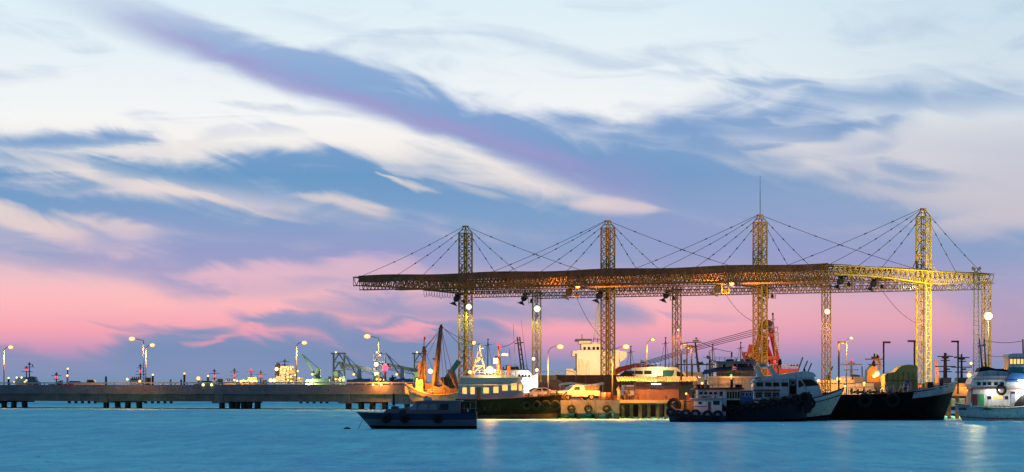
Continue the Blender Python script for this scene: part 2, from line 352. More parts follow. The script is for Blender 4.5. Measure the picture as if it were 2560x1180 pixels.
t.links.new(df.outputs[0], mx.inputs[1]); t.links.new(gs.outputs[0], mx.inputs[2]); t.links.new(mx.outputs[0], t.nodes['Material Output'].inputs[0])
geo = t.nodes.new('ShaderNodeNewGeometry')
hs = None
for sc, st, det, dist in ((.09,(1,.5,1),3,3.5), (.42,(1,.42,1),5,2.2), (2.2,(1,.6,1),3,.3)):
    mp = t.nodes.new('ShaderNodeMapping'); mp.inputs['Scale'].default_value = st; t.links.new(geo.outputs['Position'], mp.inputs[0])
    nz = t.nodes.new('ShaderNodeTexNoise'); nz.inputs['Scale'].default_value = sc; nz.inputs['Detail'].default_value = det; nz.inputs['Roughness'].default_value = .55
    t.links.new(mp.outputs[0], nz.inputs['Vector'])
    bp = t.nodes.new('ShaderNodeBump'); bp.inputs['Strength'].default_value = 1; bp.inputs['Distance'].default_value = dist
    t.links.new(nz.outputs['Fac'], bp.inputs['Height'])
    if hs is not None: t.links.new(hs, bp.inputs['Normal'])
    hs = bp.outputs[0]
t.links.new(hs, gs.inputs['Normal']); t.links.new(hs, df.inputs['Normal'])
wv = [(-9000,30,0),(9000,30,0),(9000,24000,0),(-9000,24000,0)]
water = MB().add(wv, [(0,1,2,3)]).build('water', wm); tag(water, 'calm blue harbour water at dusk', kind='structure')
# ---------------------------------------------------------------- quay and jetty
AX = Vector((.811,-.585,0)); TX = Vector((.585,.811,0)); F1 = Vector((-6.5,429,0)); DECK = 2.1
def Q(i, tt, z=0.): return F1 + AX*24*i + TX*tt + Vector((0,0,z))      # i: tower number 0-3, tt: metres inland of the tower row
quay = empty('quay', Q(0,0), math.atan2(AX.y, AX.x), 'concrete quay on piles under the row of yellow lattice towers', 'quay')
MB().box(-10, 100, -4, 26, DECK-.9, DECK).build('deck_slab', CONC, quay)
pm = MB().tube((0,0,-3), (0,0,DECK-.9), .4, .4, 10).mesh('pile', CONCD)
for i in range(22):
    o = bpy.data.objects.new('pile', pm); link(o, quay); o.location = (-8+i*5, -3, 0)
jet = empty('jetty', (0,0,0), 0, 'concrete jetty carrying the cars and the purple kiosk', 'jetty')
jx0, jx1, jx2 = 5.55, 12.2, 19.6
MB().box(jx0, jx1, 349, 409, DECK-.45, DECK+.012).build('deck_slab', CONC, jet)
MB().box(jx1+.02, jx2, 351.5, 361, DECK-.42, DECK+.008).build('deck_slab', CONC, jet)
MB().box(-1.5, jx0-.02, 356, 414, DECK-.5, DECK+.004).build('deck_slab', CONC, jet)
for a, c in ((jx0, jx0+3.0), (jx0+3.25, jx1)): MB().box(a, c, 348.6, 348.98, .62, DECK+.02).build('fascia_panel', CONC, jet)
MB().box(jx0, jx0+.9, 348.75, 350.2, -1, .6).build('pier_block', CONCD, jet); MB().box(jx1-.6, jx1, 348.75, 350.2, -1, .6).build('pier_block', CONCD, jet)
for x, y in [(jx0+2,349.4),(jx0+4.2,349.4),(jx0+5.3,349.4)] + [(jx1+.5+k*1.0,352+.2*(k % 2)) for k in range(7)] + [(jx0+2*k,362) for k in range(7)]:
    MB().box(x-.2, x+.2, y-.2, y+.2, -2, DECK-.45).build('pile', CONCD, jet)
MB().box(jx1+.02, jx2, 351.2, 351.48, DECK-.32, DECK+.03).build('edge_beam', CONC, jet)
MB().box(jx0, jx0+.3, 349.6, 349.9, -2, 0).build('pile', CONCD, jet)
# dark bund wall behind the cars
bw = T('bund_wall', 'long dark steel bund wall behind the white pickup', 'wall', 1480, 990, 409)
for a in range(1392, 1590, 24): bw.box('panel', mat('bund_steel', (.05,.035,.03), .8, 0, .5, 1), a, a+23.6, 939, 996.5, 0, .3)
bw.box('cap_rail', STEEL, 1390, 1584, 937.5, 939, -.05, .4)
# ---------------------------------------------------------------- lattice towers
def bay_mesh(name, w, h, t, style='x'):
    m = MB(); q = w/2
    for a, c in (((-q,-q),(q,-q)), ((q,-q),(q,q)), ((q,q),(-q,q)), ((-q,q),(-q,-q))):
        m.bar((*a,0), (*c,0), t)
        if style == 'x': m.bar((*a,0), (*c,h), t*.85); m.bar((*c,0), (*a,h), t*.85)
        elif style == 'z': m.bar((*a,0), (*c,h), t)
        else: m.bar((*c,0), (*a,h), t); 
    return m.mesh(name, YEL)
RZ = math.atan2(AX.y, AX.x)
def tower(name, label, i, tt, w, bay, nb, t, styles, group, z0=DECK, head=True):
    o = empty(name, Q(i, tt, z0), RZ, label, 'tower', group); q = w/2; h = bay*nb
    for sx in (-1, 1):
        for sy in (-1, 1): MB().bar((sx*q,sy*q,0), (sx*q,sy*q,h), t*2.3).build('leg', YEL, o)
    ms = [bay_mesh('bracing', w, bay, t, s) for s in styles]
    for k in range(nb):
        b = bpy.data.objects.new('bracing', ms[k % len(ms)]); link(b, o); b.location = (0,0,k*bay)
    MB().box(-w*.75, w*.75, -w*.75, w*.75, -.02, .18).build('base_plate', CONC, o)
    m = MB()
    for sx in (-1, 1):
        for sy in (-1, 1): m.bar((sx*q,sy*q,h), (sx*q*.28,sy*q*.28,h+(.85 if head else .5)), t*1.6)
    for a, c in (((-q,-q),(q,-q)), ((q,-q),(q,q)), ((q,q),(-q,q)), ((-q,q),(-q,-q))):
        m.bar((*a,h), (*c,h), t*1.2); e = .6
        m.bar((a[0]*e,a[1]*e,h+.45), (c[0]*e,c[1]*e,h+.45), t)
    hd = m.build('head', YEL, o)
    if head:
        MB().slab([(-.32,-.32),(.32,-.32),(.32,.32),(-.32,.32)], h+.85, h+1.05).build('cap', YEL, hd)
        l = MB()
        for sx in (-.2, .2): l.bar((sx,q*.55,0), (sx,q*.55,h), .045)
        for k in range(int(h/.4)): l.bar((-.2,q*.55,.2+k*.4), (.2,q*.55,.2+k*.4), .035)
        l.build('ladder', STEEL, o)
    return o
ORD = ['first', 'second', 'third', 'fourth']
NEARF = ['behind the timber derrick boat, green-white floodlight on it', 'in front of the white cargo ship bridge', 'carrying the tall thin aerial, red crane behind it', 'bright yellow, behind the black barge']
NEARB = ['behind the brown sand heap', 'behind the jetty light posts', 'behind the white crew boat roof', 'bright yellow beside the dark floodlight ladder mast']
FT = []; BT = []
for i in range(4):
    FT.append(tower('lattice_tower', 'tall yellow lattice tower ' + NEARF[i], i, 0, 1.3, 1.0, 23, .072, ['x'] if i < 3 else ['z', 'y'], 'tall stayed gantry towers'))
    BT.append(tower('support_tower', 'slim yellow lattice tower ' + NEARB[i], i, 17.2, .86, .95, 16, .05, ['z', 'x', 'y'], 'slim gantry support towers', head=False))
# stays, struts: parts of the tower they brace
CAB = mat('stay_cable', (.03,.027,.025), .6, .3, .2, 4)
Rinv = Matrix.Rotation(-RZ, 4, 'Z')
def loc(o, w): return Rinv @ (Vector(w) - Vector(o.location))
ZB = 18.2
for i in range(4):
    o = FT[i]; top = 26.0
    ends = [(Q(i,-24,ZB), top), (Q(i,-17,ZB), top-.35), (Q(i,-11,ZB), top-.9), (Q(i,9,ZB), top-.5), (Q(i,16.6,ZB), top-.1)]
    if i > 0: ends.append((Q(i-1,0,ZB), top+.05))
    if i < 3: ends.append((Q(i+1,0,ZB), top-.1))
    for e, zt in ends:
        d = Vector((e.x-o.location.x, e.y-o.location.y, 0)).normalized()
        st = Vector((o.location.x, o.location.y, zt)) + d*.5
        a, b_ = loc(o, st), loc(o, e)
        n_ = 6; pts = [a.lerp(b_, k/n_) - Vector((0,0,.35*math.sin(math.pi*k/n_)*(b_-a).length/30)) for k in range(n_+1)]
        c = MB().path(pts, .032, 5).build('stay_cable', CAB, o)
        for k in range(1, 5):
            u = (pts[k+1]-pts[k]).normalized(); mid = pts[k]
            MB().tube(mid-u*.16, mid+u*.16, .075, .075, 6).build('turnbuckle', CAB, c)
    for d, sg in ((AX, -1), (AX, 1), (TX, -1)):
        a = loc(o, Vector((o.location.x, o.location.y, 20.4)) + d*sg*.65); e = loc(o, Vector((o.location.x, o.location.y, ZB)) + d*sg*1.75)
        MB().bar(a, e, .09).build('strut', YEL, o); MB().bar(a.lerp(e,.55), Vector((a.x, a.y, a.lerp(e,.55).z)), .05).build('strut', YEL, o)
MB().tube((0,0,24), (0,0,27), .05, .04, 6).tube((0,0,27), (0,0,29.0), .035, .015, 5).ball((0,0,29.0), .06, 6, 4).build('aerial', STEEL, FT[2])
# ---------------------------------------------------------------- roof trusses
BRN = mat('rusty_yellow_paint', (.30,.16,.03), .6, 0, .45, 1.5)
def truss(name, label, a, b_, width, depth, bay, group, m=YEL, t=.07, plate=None):
    """box truss from a to b_ (top chord height); depth is a function of 0..1"""
    a = Vector(a); b_ = Vector(b_); L = (b_-a).length; rz = math.atan2(b_.y-a.y, b_.x-a.x)
    o = empty(name, a, rz, label, 'truss', group); q = width/2; n = max(2, round(L/bay)); bl = L/n
    for sy in (-q, q):
        MB().bar((0,sy,0), (L,sy,0), t*1.8).build('top_chord', m, o)
        c = MB()
        for k in range(n): c.bar((k*bl,sy,-depth(k/n)), ((k+1)*bl,sy,-depth((k+1)/n)), t*1.8)
        c.build('bottom_chord', m, o)
    cache = {}
    for k in range(n):
        d0, d1 = depth(k/n), depth((k+1)/n); key = (round(d0,2), round(d1,2))
        if key not in cache:
            c = MB()
            for sy in (-q, q):
                c.bar((0,sy,0), (bl/2,sy,-(d0+d1)/2), t); c.bar((bl/2,sy,-(d0+d1)/2), (bl,sy,0), t); c.bar((0,sy,0), (0,sy,-d0), t*.8)
            c.bar((0,-q,0), (0,q,0), t); c.bar((0,-q,-d0), (0,q,-d0), t); c.bar((0,-q,-d0), (bl,q,-d1), t*.7); c.bar((0,-q,0), (bl,q,0), t*.7)
            cache[key] = c.mesh('bracing', m)
        ob = bpy.data.objects.new('bracing', cache[key]); link(ob, o); ob.location = (k*bl,0,0)
    if plate:
        for k in range(0, n, plate):
            h = .05*math.sin(k*1.7)+.03*random.random()
            MB().box(k*bl+.02, min(n,k+plate)*bl-.02, -q-.15, q+.15, .08+h, .14+h).build('walkway_plank', mat('walkway_plate', (.085,.05,.028), .8, .1, .4, 1.2), o)
    return o
NB = ['beside the timber derrick boat', 'towards the white cargo ship', 'over the purple kiosk', 'the brightest yellow one']
dep = lambda u: 1.05+.5*math.exp(-((u-.6)/.22)**2)
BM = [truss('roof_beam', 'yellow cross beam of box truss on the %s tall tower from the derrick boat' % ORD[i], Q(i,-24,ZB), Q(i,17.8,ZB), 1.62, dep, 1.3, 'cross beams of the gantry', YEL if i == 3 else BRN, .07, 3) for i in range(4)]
GL = [(-23.2, 1.5, 'outermost waterside'), (-15.5, 1.3, 'second waterside'), (-8, 1.25, 'middle waterside')]
for tt, dd, nm in GL:
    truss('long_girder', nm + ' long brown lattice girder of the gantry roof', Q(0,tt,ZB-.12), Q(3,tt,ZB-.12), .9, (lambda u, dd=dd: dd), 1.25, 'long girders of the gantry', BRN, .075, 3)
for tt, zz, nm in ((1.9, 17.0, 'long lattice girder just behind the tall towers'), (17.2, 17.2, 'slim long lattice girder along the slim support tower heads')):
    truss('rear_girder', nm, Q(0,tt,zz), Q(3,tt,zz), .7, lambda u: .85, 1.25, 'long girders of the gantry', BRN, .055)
# solid side cladding sheets on the outer girder
cl = empty('girder_cladding', Q(0,-23.9,ZB), RZ, 'brown sheet cladding along the water edge of the gantry roof', 'cladding')
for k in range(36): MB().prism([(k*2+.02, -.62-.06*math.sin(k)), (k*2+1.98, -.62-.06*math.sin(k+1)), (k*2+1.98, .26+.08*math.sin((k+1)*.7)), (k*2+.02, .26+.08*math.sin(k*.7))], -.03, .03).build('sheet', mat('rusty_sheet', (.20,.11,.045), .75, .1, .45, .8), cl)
# trolleys
HOOD = mat('hood_metal', (.10,.11,.12), .45, .5, .3, 3); MOT = mat('motor_blue', (.02,.035,.06), .45, .2, .3, 3)
def trolley(i, tt, label):
    o = empty('crane_trolley', Q(i, tt, ZB-dep((tt+24)/40.6)-.13), 0, label, 'crane trolley', 'hoist trolleys under the gantry')
    MB().box(-.55, .55, -.75, .75, -.16, .0).build('carriage', STEEL, o)
    MB().tube((-.35,-.45,-.7), (-.15,.45,-.5), .42, .42, 12).bar((-.25,0,-.5), (-.25,0,-.1), .25).build('motor', MOT, o)
    MB().tube((-.75,0,-1.5), (-.6,0,-1.12), .62, .16, 14).tube((-.6,0,-1.14), (-.42,0,-.8), .12, .12, 8).build('hood', HOOD, o)
    c = MB(); x0, x1, y0, y1, z0, z1 = .3, 1.15, -.5, .5, -1.3, -.12
    for x in (x0, x1):
        for y in (y0, y1): c.bar((x,y,z0), (x,y,z1), .07)
    for z in (z0, z1):
        for y in (y0, y1): c.bar((x0,y,z), (x1,y,z), .07)
        for x in (x0, x1): c.bar((x,y0,z), (x,y1,z), .07)
    c.bar((x0,0,z0), (x1,0,z0), .4, .05); c.build('cage_frame', YEL, o)
    MB().box(.55, .95, -.2, .2, -1.26, -.85).tube((.75,0,-.85), (.75,0,-.7), .12, .12, 8).build('winch', STEEL, o)
    return o
for i, tt, lb in ((0,-1.6,'by the first tall tower, beside the timber derrick boat'), (0,14.6,'in front of the slim tower behind the sand heap'), (1,-8.8,'with a slack rope, next to the sodium lamp over the white ship'), (1,-1.6,'on the tall tower in front of the white ship bridge'), (1,15,'with a bright yellow cage at the slim tower behind the jetty posts'), (2,-10,'hanging low between the kiosk and the aerial tower'), (2,1.6,'on the aerial tower'), (3,-20.5,'high over the white crew boat bow'), (3,-12.3,'with blue motor, nearest the bright yellow tall tower')):
    trolley(i, tt, 'hoist trolley ' + lb)
def festoon(i, t0, t1, n, label):
    zb = ZB-dep((t0+24)/40.6)-.16
    o = empty('festoon_cable', Q(i, t0, zb), math.atan2(TX.y, TX.x), label, 'festoon cable', 'looped festoon cables')
    L = t1-t0; MB().bar((0,0,0), (L,0,0), .08).build('rail', STEEL, o)
    for k in range(n):
        a = L*k/n; w = L/n*1.15; d = .7+.3*random.random()
        MB().path([(a,0,0),(a+.08*w,0,-d*.7),(a+.3*w,0,-d),(a+.6*w,0,-d),(a+.85*w,0,-d*.7),(a+.9*w,0,0)], .028, 5).build('loop', CAB if i == 0 else GALV, o)
festoon(0, -9.6, -1.2, 14, 'row of dark cable loops under the beam by the derrick boat')
festoon(3, -6.5, -1.2, 9, 'row of pale cable loops just water side of the bright yellow tower')
festoon(3, 6, 9, 5, 'short row of pale cable loops inland of the bright yellow tower')
for i, tt, ex, ey, lb in ((1,-8.8,1500,840,'thin slack rope hanging from a trolley towards the white ship'), (2,-10,1882,803,'thin slack rope running from a trolley down to the aerial tower'), (3,-12.3,2290,808,'thin slack rope running from a trolley to the bright yellow tower')):
    a = Q(i, tt, ZB-2.8); a.x += .8; e = P(ex, ey, a.y+ (9 if i == 1 else 4)); n_ = 8
    pts = [a.lerp(e, k/n_)-Vector((0,0,.5*math.sin(math.pi*k/n_))) for k in range(n_+1)]
    r = empty('slack_rope', a, 0, lb, 'rope', 'slack trolley ropes'); MB().path([p-a for p in pts], .03, 5).build('rope', CAB, r)
# ---------------------------------------------------------------- floodlights on the gantry
def flood(px, py, D, label, gm, col, power, r=.28, d=(-.1,-.9), cat='floodlight'):
    o = empty('floodlight', P(px, py, D), 0, label, cat, 'floodlights on the gantry')
    MB().tube((0,.05,0), (0,.42,.06), r*1.15, r*.6, 12).bar((0,.4,0), (0,1.0,.0), .08).build('housing', STEEL, o)
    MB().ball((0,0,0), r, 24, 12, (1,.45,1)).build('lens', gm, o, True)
    point(o, (d[0], d[1], -.1), col, power, .2, 0 if power > 2900 else 160); return o
flood(1172, 767, 427.2, 'green-white floodlight on the tall tower behind the derrick boat', G_GR, GREENW, 1500, .42)
flood(1343, 772, 440.4, 'large green-white floodlight on the slim tower behind the sand heap', G_GR, GREENW, 1800, .5)
wf = flood(2472, 790, 380.0, 'dazzling white floodlight on an added thin pole before the bright slim tower', G_WH, (1,.86,.38), 17000, .5, (-1.6,-.2))
MB().tube((.1,.8,-10.3), (.1,.8,.2), .09, .07, 8).build('pole', STEEL, wf)  # pole added so the floodlight stands forward and lights the tall tower
flood(2068, 779, 412.6, 'warm floodlight on the slim tower behind the white crew boat', G_WA, WARM, 1000, .42)
flood(1445, 716, 403, 'sodium lamp under the gantry beside a low hanging trolley, over the white ship', G_OR, ORANGE, 4200, .3)
flood(1830, 709, 390, 'sodium lamp under the gantry between the kiosk and the aerial tower', G_OR, ORANGE, 4200, .3)
flood(1185, 857, 426.5, 'small sodium lamp halfway up the tower behind the derrick boat', G_OR, ORANGE, 600, .3)
flood(1695, 825, 428, 'small sodium lamp on the slim tower behind the jetty posts', G_OR, ORANGE, 400, .16)
flood(1334, 897, 440, 'upper of two warm lamps low on the slim tower by the sand heap', G_WA, WARM, 600, .26)
flood(1342, 925, 440, 'lower of two warm lamps low on the slim tower by the sand heap', G_WA, WARM, 600, .26)
flood(1175, 931, 426.5, 'warm lamp at the foot of the tower behind the derrick boat', G_WA, ORANGE, 1000, .32)
flood(2046, 952, 412, 'small warm lamp low on the slim tower behind the crew boat', G_WA, WARM, 1200, .2)
# ladder mast with floodlight heads
lm = T('ladder_mast', 'dark narrow ladder mast with two unlit floodlights beside the bright tower', 'mast', 2441, 985, 392)
for a, c in ((2436.5, 2434), (2445.5, 2450)): lm.bar('leg', STEEL, (a, 680, 0), (c, 985, 0), .075); lm.bar('leg', STEEL, (a, 680, .45), (c, 985, .45), .075)
for k in range(26):
    y = 690+k*11.2; f = k/26; a, c = 2436.5-2.3*f, 2445.5+4*f
    m = MB().bar(lm.p(a,y,0), lm.p(c,y,0), .05).bar(lm.p(a,y,.45), lm.p(c,y,.45), .05)
    if k > 12: m.bar(lm.p(a,y,0), lm.p(c,y+11,0), .04).bar(lm.p(c,y,.45), lm.p(a,y+11,.45), .04)
    m.build('rung', STEEL, lm.o)
for sx in (-1, 1): MB().prism([(sx*.1,16.05),(sx*.5,16.3),(sx*.62,15.95),(sx*.2,15.72)], -.2, .25).build('lamp_head', STEEL, lm.o)
MB().box(-.2, .2, -.1, .5, 15.3, 15.75).build('head_box', STEEL, lm.o)
# ---------------------------------------------------------------- lamp posts
def post(label, px, py, lx, ly, D, power, r=.22, group='curved sodium street lamps', gm=None, col=ORANGE, pr=.07, straight=False, over=0.):
    o = T('street_lamp', label, 'street lamp', px, py, D, group)
    s = 1 if lx > px else -1; h = o.z(ly); xl = o.x(lx)
    hb = h-.9 if not straight else h-.55
    MB().tube((0,0,0), (0,0,hb), pr*1.3, pr*.8, 8).build('pole', GALV, o.o, True)
    if straight: pts = [(0,0,hb),(0,0,hb+.2),(xl-s*.25,-over,h+.02)]
    else: pts = [(0,0,hb),(s*.07,0,hb+.4),(s*.28,0,hb+.7),(s*.6,-over*.3,hb+.88),(xl-s*.2,-over,h+.04)]
    MB().path(pts, pr*.75, 7).build('arm', GALV, o.o)
    MB().prism([(xl-s*.35,h+.10),(xl+s*.3,h+.16),(xl+s*.36,h+.02),(xl-s*.35,h)], -over-.14, -over+.14).build('lamp_head', GALV, o.o)
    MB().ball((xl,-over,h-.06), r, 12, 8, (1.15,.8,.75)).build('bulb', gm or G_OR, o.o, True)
    if power: point(o.o, (xl, -over-.1, h-.42), col, power, .2, 165)
    return o
post('sodium street lamp on the jetty beside the white pickup', 1370, 999, 1400, 866, 349.3, 14000, .38, over=2.2)
post('sodium street lamp on the jetty beside the kiosk awning', 1531, 1000, 1563, 866, 351.8, 14000, .38, straight=True, over=2.6)
post('sodium street lamp with a bare curved pole behind the kiosk roof', 1617, 988, 1632, 848, 415, 2500, .28)
post('sodium street lamp with a curved pole behind the grey deck house', 2116, 992, 2128, 844, 440, 2500, .28)
def shoebox(label, px, py, D, ty, sx, lit=0):
    o = T('box_head_lamp', label, 'light post', px, py, D, 'dark box-headed light posts'); h = o.z(ty)
    MB().box(-.09, .09, -.09, .09, 0, h).build('pole', STEEL, o.o)
    MB().box(min(-.1*sx,.75*sx), max(-.1*sx,.75*sx), -.2, .2, h, h+.2).build('lamp_head', STEEL, o.o)
    if lit:
        MB().box(.2*sx if sx > 0 else -.65, .65 if sx > 0 else -.2, -.14, .14, h-.05, h-.002).build('lens', G_OR, o.o); point(o.o, (.42*sx, -.25, h-.3), ORANGE, lit, .1)
shoebox('dark light post with lit box head between the crew boat and the grey deck house', 2097, 985, 340, 858, 1, 1300)
shoebox('unlit dark box-headed light post beside the tarpaulin cargo', 2209, 985, 341.5, 858, 1)
shoebox('unlit dark box-headed light post against the bright yellow tower', 2286, 985, 341.5, 855, -1)
shoebox('unlit dark box-headed light post behind the white barge bow', 2395, 985, 345, 856, -1)
shoebox('tallest lit box-headed light post by the kiosk', 1703, 1002, 353, 861, 1, 900)
shoebox('unlit middle light post of three by the kiosk', 1717, 1000, 356, 867, 1)
shoebox('lit light post nearest the timber mast among three by the kiosk', 1729, 999, 358, 870, -1, 900)
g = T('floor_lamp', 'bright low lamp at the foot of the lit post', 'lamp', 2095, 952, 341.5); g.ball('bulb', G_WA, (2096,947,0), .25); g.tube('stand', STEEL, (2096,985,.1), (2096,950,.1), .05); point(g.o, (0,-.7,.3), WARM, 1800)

bol = MB().tube((0,0,0), (0,0,.38), .13, .11, 10).tube((0,0,.38), (0,0,.48), .19, .17, 10).mesh('bollard_post', RUST)
for k, (x, lb) in enumerate(((jx0+.4,'first'), (jx0+2.3,'second'), (jx0+4.5,'third'), (jx0+6.2,'fourth'), (jx1+2.2,'fifth'), (jx1+5.4,'sixth'))):
    o = empty('bollard', (x, 349.3 if x < jx1 else 351.8, DECK+.014), 0, lb + ' mooring bollard along the jetty edge, counted from the black tug', 'bollard', 'bollards on the jetty edge')
    ob = bpy.data.objects.new('post', bol); link(ob, o); MB().tube((0,0,-.01), (0,0,.05), .22, .22, 10).build('base_plate', STEEL, o)
    if k % 2: MB().path([(0,-.1,.3),(.4,-.6,-.4),(1.1,-1.0,-1.2)], .03, 5).build('mooring_rope', ROPE, o)
for k, x in enumerate((jx0+1.2, jx0+3.12, jx0+5.2)):
    o = empty('jetty_fender', (x, 348.4, 1.15), 0, ('tyre hung on the jetty wall nearest the black tug', 'tyre hung over the joint of the jetty wall', 'tyre hung on the jetty wall nearest the kiosk piles')[k], 'tyre', 'tyres hung on the jetty wall')
    MB().torus((0,0,0), .36, .13, 'y').build('tyre', RUBBER, o, True); MB().path([(0,0,.36),(0,.1,.95)], .025, 5).build('rope', ROPE, o)
CR = mat('crate_wood', (.26,.17,.09), .8, 0, .35, 3); rnd = random.Random(3)
for k in range(8):
    x, y = jx0+7.1-(k % 4)*.75+rnd.uniform(-.1,.1), 356.5+(k//4)*.9; z = DECK+.014
    o = empty('crate', (x, y, z), rnd.uniform(-.3,.3), '%s slatted crate from the bund wall end, %s row behind the drums' % (ORD[k % 4], ('front','rear')[k//4]), 'crate', 'crates stacked behind the drums')
    MB().box(-.27,.27,-.27,.27,.02,.5).build('liner', mat('crate_dark', (.08,.05,.03), .9), o)
    for q in range(4): MB().box(-.3,.3,-.31,-.275,.03+q*.13,.12+q*.13).build('slat', CR, o)
for k, (px, D, lb) in enumerate(((1960,368,'behind the crew boat roof'), (2030,372,'left of the slim tower foot behind the crew boat'), (2112,366,'beside the curved street lamp foot'), (2160,372,'behind the barge rail by the grey deck house'), (2318,372,'behind the barge winch'), (1755,364,'behind the awning boat'))):
    o = T('quay_lamp', 'low orange work lamp ' + lb, 'lamp', px, 985, D, 'low orange work lamps'); o.o.location.z = .4
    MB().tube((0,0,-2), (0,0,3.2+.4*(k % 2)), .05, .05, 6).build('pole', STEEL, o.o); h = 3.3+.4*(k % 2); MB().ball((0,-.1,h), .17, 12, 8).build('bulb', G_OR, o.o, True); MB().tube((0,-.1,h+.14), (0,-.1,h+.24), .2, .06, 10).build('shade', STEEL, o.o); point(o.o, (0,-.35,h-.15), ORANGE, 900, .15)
# ---------------------------------------------------------------- concrete bridge
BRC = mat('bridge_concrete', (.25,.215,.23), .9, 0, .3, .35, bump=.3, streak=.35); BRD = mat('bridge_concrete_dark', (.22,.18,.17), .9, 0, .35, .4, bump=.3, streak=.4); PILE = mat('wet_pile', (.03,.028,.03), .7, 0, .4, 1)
A = P(-150, HOR, 530); B = P(1150, HOR, 476); L = (B.xy-A.xy).length; rz = math.atan2(B.y-A.y, B.x-A.x)
br = empty('concrete_bridge', (A.x, A.y, 0), rz, 'long low concrete road bridge on piles across the water', 'bridge')
def bx(px):
    d = (px-1280)/FPX; ux, uy = (B.x-A.x)/L, (B.y-A.y)/L
    return (d*A.y - A.x)/(ux - d*uy)
ZT = 4.05
caps = [-28, 255, 545, 862, 1130]
cx = [bx(c) for c in caps]; edges = [0] + cx + [L]
pan = 0
for a, c in zip(edges, edges[1:]):
    n = max(1, round((c-a)/6)); w = (c-a)/n
    for k in range(n):
        MB().box(a+k*w+.015, a+(k+1)*w-.015, -.02, .35, ZT-1.62, ZT-.12).build('fascia_panel', BRC, br)
        MB().tube((a+(k+.5)*w, -.03, ZT-1.0), (a+(k+.5)*w, .1, ZT-1.0), .1, .1, 8).build('drain_pipe', PILE, br)
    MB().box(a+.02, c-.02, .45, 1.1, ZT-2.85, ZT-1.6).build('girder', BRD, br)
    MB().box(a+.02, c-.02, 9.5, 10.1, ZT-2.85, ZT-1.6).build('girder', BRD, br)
MB().box(0, L, .36, 11, ZT-1.6, ZT-.9).build('road_deck', mat('asphalt', (.05,.05,.05), .9, 0, .3, 1), br)
RAILM = mat('rail_metal', (.65,.60,.52), .5, .0, .2, 2)
MB().bar((0,.1,ZT+.2), (L,.1,ZT+.2), .2).build('hand_rail', RAILM, br); MB().bar((0,10.8,ZT+.2), (L,10.8,ZT+.2), .14).build('hand_rail', RAILM, br)
MB().box(0, L, 10.6, 11, ZT-.9, ZT-.1).build('parapet', BRC, br)
rp = MB().box(-.07, .07, .03, .17, ZT-.12, ZT+.14).mesh('rail_post', RAILM)
for k in range(int(L/2.5)):
    o = bpy.data.objects.new('rail_post', rp); link(o, br); o.location = (k*2.5+.5, 0, 0)
def rear(c):
    r_ = (A.x+(B.x-A.x)*c/L)/(A.y+(B.y-A.y)*c/L); cs, sn = math.cos(rz), math.sin(rz)
    return (r_*7.2*cs+7.2*sn)/(cs-r_*sn)
for c in cx:
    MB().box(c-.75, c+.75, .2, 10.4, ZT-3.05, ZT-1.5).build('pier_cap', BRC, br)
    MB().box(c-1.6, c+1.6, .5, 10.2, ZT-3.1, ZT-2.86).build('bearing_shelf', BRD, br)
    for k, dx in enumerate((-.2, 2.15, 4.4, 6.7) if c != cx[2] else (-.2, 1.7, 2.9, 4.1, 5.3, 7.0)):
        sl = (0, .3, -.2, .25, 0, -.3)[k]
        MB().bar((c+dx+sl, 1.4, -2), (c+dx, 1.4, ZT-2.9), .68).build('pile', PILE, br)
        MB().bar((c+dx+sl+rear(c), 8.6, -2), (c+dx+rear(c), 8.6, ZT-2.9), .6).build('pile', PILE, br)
MB().bar((0,1.4,.05), (L,1.4,.05), .16).build('waterline_pipe', PILE, br)
# second trestle behind
tr = empty('trestle', P(600, HOR, 660).xy.to_3d(), 0, 'far pile trestle seen through the bridge piles', 'trestle')
MB().box(-70, 60, 0, 8, 3.0, 3.9).build('deck', BRD, tr)
for px in (-20, 205, 395, 785, 1000):
    x0 = (px-600)/FPX*660
    MB().box(x0-3.2, x0+3.2, .5, 7, 2.2, 3.0).build('cap_beam', BRD, tr)
    for k in range(5): MB().bar((x0-2.8+k*1.4+random.uniform(-.2,.2), 1, -2), (x0-2.8+k*1.4, 1, 2.3), .6).build('pile', PILE, tr)
# bridge lamps
def bd(px): return A.y + (B.y-A.y)/L*bx(px)
for px, lx, ly, nm in ((359,330,846,'tallest sodium street lamp of the bridge, straight arm, front of a pair'), (947,918,840,'sodium street lamp on the bridge in front of the conveyor tower')):
    post(nm, px, 962, lx, ly, bd(px)+.3, 12000, .5, 'bridge street lamps', straight=True, pr=.085)
for px, lx, ly, nm in ((10,27,867,'sodium street lamp with curved pole nearest the frame edge'), (364.5,381,862,'sodium street lamp with curved pole, rear of a pair'), (741,761,856,'sodium street lamp with curved pole in front of the lit cargo ship')):
    post(nm, px, 962, lx, ly, bd(px)+10.2, 12000, .42, 'bridge street lamps', pr=.08)
